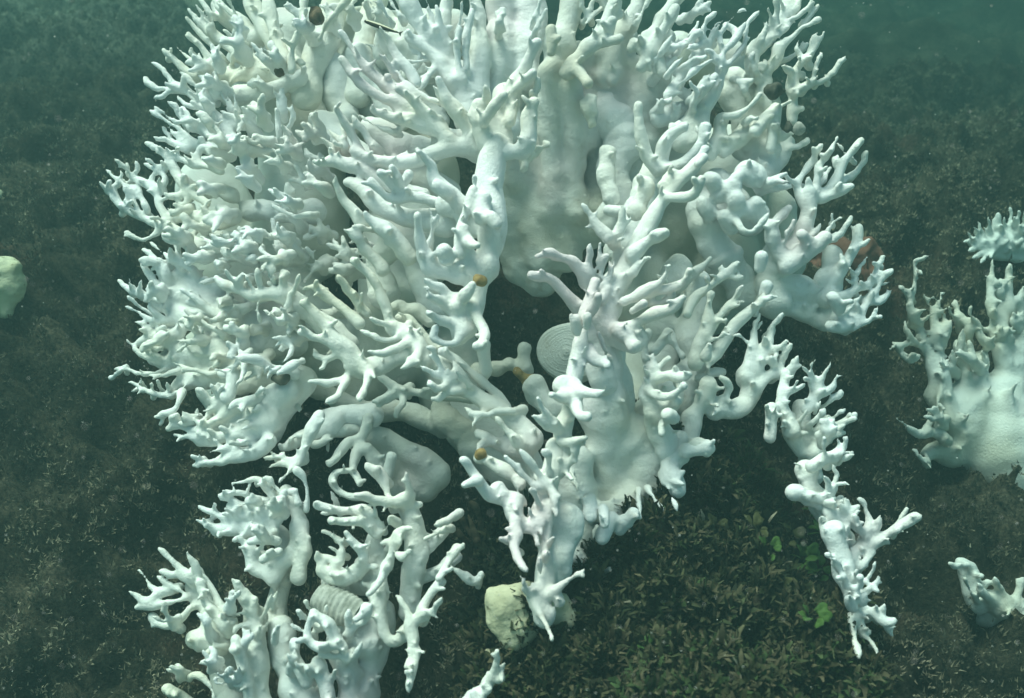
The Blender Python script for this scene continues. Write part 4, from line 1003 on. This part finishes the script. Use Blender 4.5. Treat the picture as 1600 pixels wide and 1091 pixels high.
# ------------------------------------------------------------------ smaller things
def lump(name, px, py, dz, rads, mat, parent=None, seed=0, amp=0.12, freq=30, tubes=None, h=0.003):
    """an uneven rounded growth made from a few merged blobs: rads = [(dx, dy, r) in px]."""
    d = float(base_depth(px, py) + dz * .01)
    tb = []
    for dx, dy, r in rads:
        c = at(px + dx, py + dy, d)
        tb.append((np.array([c, c + 1e-4]), np.array([r, r]) * d / FPX, 0.008))
    V, F = voxel_mesh(tb, h, amp * 0.01, seed)
    return np_mesh(name, V, F, mat, parent)

def on_floor(px, py):
    """first point of the view ray that meets the sea floor."""
    for d in np.arange(1.0, 3.5, 0.01):
        p = at(px, py, d)
        if p[2] < float(z_at(p[0], p[1])):
            return p, d
    return p, d

p, d = on_floor(800, 960)
dz = (d - base_depth(800, 960)) * 100 - 3.5
o = lump('sponge', 800, 958, dz, [(0, -10, 36), (-18, 8, 26), (12, 14, 34), (0, 34, 22), (-14, -24, 22), (22, -18, 28), (60, -10, 26), (84, 6, 20)], M_SPONGE, seed=11, amp=.16)
tag(o, 'large smooth pale yellow sponge behind the hanging coral ridge tip', 'sponge', 'pale yellow sponges')
p, d = on_floor(762, 1040)
o = lump('sponge', 762, 1038, (d - base_depth(762, 1038)) * 100 - 2.5, [(0, -8, 13), (2, 6, 13), (6, 18, 11)], M_SPONGE, seed=12, amp=.1)
tag(o, 'small oval yellow sponge behind the small coral sprig', 'sponge', 'pale yellow sponges')
p, d = on_floor(10, 440)
o = lump('sponge', 6, 440, (d - base_depth(6, 440)) * 100 - 3, [(0, -14, 26), (4, 8, 26), (-6, 34, 22), (-20, 0, 30)], M_SPONGE, seed=13, amp=.16)
tag(o, 'blurred yellowish sponge sitting alone on the turf slope, bigger than its rounded neighbour', 'sponge', 'pale yellow sponges')
p, d = on_floor(0, 306)
o = lump('sponge', -2, 306, (d - base_depth(0, 306)) * 100 - 1, [(0, 0, 10), (-8, 3, 9)], M_SPONGE, seed=14, amp=.1)
tag(o, 'tiny pale sponge knob on the crest of the turf slope', 'sponge', 'pale yellow sponges')
p, d = on_floor(1345, 410)
o = lump('sponge', 1345, 405, (d - base_depth(1345, 405)) * 100 - 1, [(-20, 10, 36), (4, -6, 28), (2, 26, 32), (-40, -6, 30), (-60, 30, 32)], M_RED, seed=15, amp=.2)
tag(o, 'rusty red encrusting sponge behind the outstretched coral fan', 'sponge')

def thing_lump(name, label, cat, *a, group=None, **k):
    return tag(lump(name, *a, **k), label, cat, group)
thing_lump('dark_sponge', 'round dark grey sponge wedged below the forked coral antler', 'sponge', 1214, 140, -0.5, [(0, 0, 10), (4, 4, 8), (-6, 3, 8), (-2, -6, 6)], M_DARK, seed=21, amp=.3, group='dark sponges on the coral')
thing_lump('dark_sponge', 'small brown sponge beside the cream barnacle on the coral', 'sponge', 1231, 191, 0.5, [(0, 0, 9), (2, 6, 7)], M_DARK, seed=22, amp=.2, group='dark sponges on the coral')
thing_lump('barnacle', 'round cream barnacle at the outer edge of the coral', 'barnacle', 1251, 201, 1.5, [(0, 0, 9.5), (-3, 4, 8)], M_RING, seed=23, amp=.1)
thing_lump('brown_algae_and_crevice', 'shaggy brown algae clinging to the yellowed dead twig', 'algae', 492, 30, 1, [(2, -18, 4), (0, -10, 5), (4, -4, 5), (-1, 2, 6), (-3, 10, 5), (-5, 16, 4), (-7, 22, 3.5)], M_BROWN, seed=24, amp=.4, h=.0022)
thing_lump('brown_algae_and_crevice', 'brown algae smudge in the pale notch of the left fan', 'algae', 432, 106, 2, [(0, 0, 4.5), (-8, 3, 3.5), (6, -4, 3.5), (-14, 6, 3), (3, 5, 3.5)], M_BROWN, seed=25, amp=.4, h=.0022)
thing_lump('brown_algae_and_crevice', 'dark lumps standing in for the shaded crevice under the pink coral knob', 'algae', 436, 598, -1, [(-8, 0, 5), (0, 2, 5), (8, -1, 5), (14, -4, 4)], M_DARK, seed=26, amp=.4, h=.002)  # dark lumps put in for the shade of a crevice
# crusts and growths that are part of the big coral
lump('tan_crust', 752, 436, -11.2, [(0, 0, 4.2), (4, 2, 3.2), (-4, 2, 3)], M_TAN, main_coral, 31, .1, h=.002)
lump('pink_knob', 440, 582, 0, [(0, 0, 12), (6, 8, 10)], M_CORAL, main_coral, 33, .1)
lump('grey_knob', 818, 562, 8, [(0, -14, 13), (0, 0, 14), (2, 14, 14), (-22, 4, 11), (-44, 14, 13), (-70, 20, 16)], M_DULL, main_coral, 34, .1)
lump('brown_collar', 814, 586, 5, [(0, 0, 9), (4, 5, 9)], M_TAN, main_coral, 35, .3, h=.002)
lump('cream_stub', 832, 606, 5, [(0, 0, 17), (10, 14, 18), (22, 28, 18), (40, 30, 18)], M_CREAM, main_coral, 36, .2)
lump('cream_stub', 918, 180, 5, [(0, -30, 8), (-2, -14, 8), (2, 0, 7), (6, 12, 7)], M_CREAM, main_coral, 37, .3, h=.002)
lump('cream_crust', 846, 214, -1, [(0, -8, 8), (4, 8, 9), (-4, 18, 8), (-16, 30, 9), (-24, 44, 8)], M_CREAM, main_coral, 38, .4, h=.002)
lump('tan_tip', 751, 712, -4.6, [(0, 0, 5), (3, -5, 4)], M_TAN, main_coral, 39, .3, h=.002)
lump('cream_stub', 1098, 702, -1.2, [(0, 0, 12), (-12, 2, 12)], M_CREAM, main_coral, 40, .2, h=.002)

def lathe(name, prof, centre, normal, mat, parent, n=40, wob=.04, seed=1):
    nrm = Vector(normal).normalized()
    q = nrm.to_track_quat('Z', 'Y').to_matrix()
    V = []
    for i, (r, z) in enumerate(prof):
        for j in range(n):
            a = 2 * math.pi * j / n
            rr = r * (1 + wob * math.sin(2 * a + 1) + wob * .6 * math.sin(3 * a + i * .15))
            V.append(Vector(centre) + q @ Vector((rr * math.cos(a), rr * math.sin(a), z)))
    F = [[i * n + j, i * n + (j + 1) % n, (i + 1) * n + (j + 1) % n, (i + 1) * n + j] for i in range(len(prof) - 1) for j in range(n)]
    return np_mesh(name, np.array(V), np.array(F), mat, parent)
r0_ = random.Random(2)
# ringed plate inside the hollow
prof = [(0.0006, 0.003)]
rr = 0.0
for i in range(1, 11):
    st = r0_.uniform(.0032, .0058); rr += st
    hh = r0_.uniform(.0002, .0008)
    prof += [(rr - st * .4, .002 - .0006 * i), (rr, .002 + hh - .0006 * i), (rr + st * .25, .0018 + hh * .4 - .0006 * i)]
prof.append((rr + .008, -0.02))
prof = [(a * .85, b) for a, b in prof]
c = at(886, 550, base_depth(886, 550) + .14)
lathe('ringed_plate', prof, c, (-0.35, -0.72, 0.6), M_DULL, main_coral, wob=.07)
# ribbed collar on the lower thicket
thicket = [o for o in bpy.data.objects if o.type == 'EMPTY' and 'ribbed collar' in o.get('label', '')][0]
a0, a1 = np.array(at(496, 932, base_depth(496, 932) - .040)), np.array(at(562, 962, base_depth(562, 962) - .047))
axis = a1 - a0
L = np.linalg.norm(axis); prof = []
for i in range(41):
    t = i / 40
    prof.append((0.0165 * (1 + .045 * math.sin(i * 1.45 + .8 * math.sin(i * .4))) * (0.85 + .3 * math.sin(math.pi * t)), t * L))
lathe('ribbed_collar', prof, a0, axis, M_RING, thicket, 28, .08)

# slender dark fish with a pale stripe, resting on the upper coral
fl = np.array(at(570, 33, base_depth(570, 33) - .01)); fr = np.array(at(622, 51, base_depth(622, 51) - .02))
ax_ = (fr - fl); FL = np.linalg.norm(ax_); ex = ax_ / FL
ey = np.cross(ex, -FWD); ey /= np.linalg.norm(ey); ez = np.cross(ex, ey)
fish = empty('slender_fish', fl)
tag(fish, 'tiny slender dark fish with a pale stripe resting among the coral twigs', 'fish')
M_FISH = plain('dark fish skin', [(0.3, (0.018, 0.018, 0.015)), (0.7, (0.05, 0.048, 0.035))], 200, .5)
M_STRIPE = plain('pale fish stripe', [(0.3, (0.55, 0.52, 0.36)), (0.7, (0.66, 0.64, 0.48))], 200, .5)
V, F = [], []
N = 14
for i in range(17):
    t = i / 16
    hgt = 0.0042 * (math.sin(math.pi * min(1, t * .9 + .06)) ** .6) * (1 - .45 * t) + .0003
    for j in range(N):
        a = 2 * math.pi * j / N
        V.append(fl + ex * (t * FL) + ey * (hgt * math.cos(a)) + ez * (hgt * .7 * math.sin(a)))
for i in range(16):
    for j in range(N):
        F.append([i * N + j, i * N + (j + 1) % N, (i + 1) * N + (j + 1) % N, (i + 1) * N + j])
np_mesh('body', np.array(V), np.array(F), M_FISH, fish)
V, F = [], []
for i in range(13):
    t = .04 + i / 12 * .9
    hgt = 0.0042 * (math.sin(math.pi * min(1, t * .9 + .06)) ** .6) * (1 - .45 * t) + .0006
    for a in (-.3, -.05, .2, .45):
        dv = -FWD * math.cos(a + .5) + UPV * math.sin(a + .5)
        V.append(fl + ex * (t * FL) + ey * (hgt * (dv @ ey)) + ez * (hgt * .75 * (dv @ ez)))
for i in range(12):
    for j in range(3):
        F.append([i * 4 + j, i * 4 + j + 1, (i + 1) * 4 + j + 1, (i + 1) * 4 + j])
np_mesh('stripe', np.array(V), np.array(F), M_STRIPE, fish)
V = [fr, fr + ex * .006 + ey * .004, fr + ex * .0045, fr + ex * .006 - ey * .004]
V2 = [v + ez * .0006 for v in V]
np_mesh('tail', np.array(V + V2), np.array([[0, 1, 2, 3], [7, 6, 5, 4], [0, 4, 5, 1], [1, 5, 6, 2], [2, 6, 7, 3], [3, 7, 4, 0]]), M_FISH, fish)

# leafy green algae on the mound
def leaf_mesh(mat):
    V, F = [], []
    n = 10
    rings = [(0.0, 0.0), (0.5, .10), (0.85, .06), (1.0, -.06)]
    for r, z in rings:
        for j in range(n):
            a = 2 * math.pi * j / n
            k = 1 + .14 * math.sin(3 * a) + .08 * math.sin(5 * a + 1)
            V.append((r * k * math.cos(a) + .85, r * k * math.sin(a) * .85, z - .10 * math.cos(2 * a) * r))
    for i in range(3):
        for j in range(n):
            F.append((i * n + j, i * n + (j + 1) % n, (i + 1) * n + (j + 1) % n, (i + 1) * n + j))
    me = bpy.data.meshes.new('leaf')
    me.from_pydata(V, [], F)
    me.polygons.foreach_set('use_smooth', [True] * len(F))
    me.materials.append(mat)
    md = None
    return me
LEAF = [leaf_mesh(M_LEAF), leaf_mesh(M_LEAF2)]
r_ = random.Random(5)
clumps = [(1262, 808, 6, 0, 9, 'green round-leaved algae tucked against the upper bend of the white coral ridge'),
          (1250, 885, 8, 0, 10, 'largest bright green leafy algae clump, beside the middle of the coral ridge'),
          (1275, 905, 5, 0, 9, 'green leafy algae squeezed between the largest green clump and the coral ridge'),
          (1175, 845, 5, 1, 9, 'olive leafy algae with curled leaves on the crown of the mound'),
          (1112, 845, 5, 1, 9, 'olive leafy algae on the mound slope facing the broad coral blade'),
          (1228, 855, 4, 1, 9, 'small olive leafy algae just above the largest green clump'),
          (1205, 975, 5, 1, 10, 'yellowish olive leafy algae low on the mound'),
          (1262, 980, 6, 0, 10, 'green leafy algae beside the lowest fingers of the coral ridge'),
          (1210, 925, 5, 1, 10, 'olive leafy algae below the largest green clump'),
          (1275, 845, 5, 0, 9, 'green leafy algae under the forked arm of the coral ridge'),
          (1195, 880, 5, 0, 8, 'small green leafy algae between the crown and the largest green clump'),
          (1012, 1030, 4, 0, 8, 'small green leafy algae alone at the foot of the mound near the yellow sponge')]
for px, py, n, kind, sz, lab in clumps:
    p, d = on_floor(px, py)
    root = empty('leafy_algae', p)
    tag(root, lab, 'algae', 'leafy algae clumps on the mound')
    for k in range(n):
        o = bpy.data.objects.new('leaf', LEAF[kind])
        S.collection.objects.link(o)
        o.parent = root
        s = sz * d / FPX * r_.uniform(.75, 1.25)
        a = 2 * math.pi * k / n + r_.uniform(-.5, .5)
        o.rotation_euler = (r_.uniform(-.3, .3) + .5, r_.uniform(-.7, .1), a)
        o.location = (math.cos(a) * .006, math.sin(a) * .006 - .006, .020 + r_.uniform(0, .016))
        o.scale = (s, s, s)

# dark feathery weed between the thicket and the ridge
p, d = on_floor(745, 850)
weed = empty('feathery_weed', p)
tag(weed, 'dark brown branching weed between the coral thicket and the hanging ridge', 'seaweed')
dd = d - .05
for pts in ([(750, 870), (744, 845), (738, 822), (730, 800)], [(745, 855), (722, 842), (714, 826)], [(742, 838), (752, 822), (745, 796), (736, 786)], [(750, 865), (764, 842), (768, 826)],
            [(748, 860), (735, 862), (722, 858)], [(755, 880), (775, 862), (786, 852)], [(744, 845), (728, 826), (722, 812)], [(752, 868), (757, 850), (758, 836)]):
    P = catmull(np.array([list(q) + [r_.uniform(-3, 1)] for q in pts]), 4)
    dep = dd + P[:, 2] * .01
    wp = np.array([at(a, b, c) for a, b, c in zip(P[:, 0], P[:, 1], dep)])
    tb = [(wp, np.linspace(5.5, 3, len(wp)) * dd / FPX, .002)]
    V, F = voxel_mesh(tb, .0018, .0006, r_.randint(1, 999))
    np_mesh('frond', V, F, M_BROWN, weed)

# specks drifting in the water
V, F = [], []
ico = [(0, 0, 1), (.94, 0, -.33), (-.47, .82, -.33), (-.47, -.82, -.33), (0, .3, -1)]
for i in range(1300):
    px, py = r_.uniform(-80, 1680), r_.uniform(-80, 1170)
    dlim = on_floor(px, py)[1] if i % 3 == 0 else 1.15
    d = r_.uniform(.45, max(dlim - .05, .5))
    c = at(px, py, d)
    s = r_.uniform(.0003, .0011) * (d ** .5)
    k = len(V)
    q = Matrix.Rotation(r_.uniform(0, 6), 3, Vector((r_.gauss(0, 1), r_.gauss(0, 1), r_.gauss(0, 1))).normalized())
    V += [np.array(c) + np.array(q @ Vector(v)) * s for v in ico[:4]]
    F += [[k, k + 1, k + 2], [k, k + 2, k + 3], [k, k + 3, k + 1], [k + 1, k + 3, k + 2]]
o = np_mesh('drifting_specks', np.array(V), np.array(F), M_SNOW)
tag(o, 'fine pale specks drifting in the murky water', 'particles', None, 'stuff')

# ------------------------------------------------------------------ the water itself
bx, by, bz = (-7, 7), (-1.5, 12), (-2.2, 1.45)
V = [(x, y, z) for x in bx for y in by for z in bz]
F = [(0, 1, 3, 2), (4, 6, 7, 5), (0, 4, 5, 1), (2, 3, 7, 6), (0, 2, 6, 4), (1, 5, 7, 3)]
m = bpy.data.materials.new('sea water')
m.use_nodes = True
nt = m.node_tree
nt.nodes.remove(nt.nodes['Principled BSDF'])
pv = nt.nodes.new('ShaderNodeVolumePrincipled')
pv.inputs['Color'].default_value = (0.022, 0.045, 0.043, 1)
pv.inputs['Absorption Color'].default_value = (0.476, 0.722, 0.687, 1)
pv.inputs['Density'].default_value = 1.1
pv.inputs['Anisotropy'].default_value = 0.2
nt.links.new(pv.outputs[0], nt.nodes['Material Output'].inputs['Volume'])
o = np_mesh('haze', np.array(V, float), np.array(F), m, None, False)
tag(o, 'murky green sea water', None, None, 'stuff')
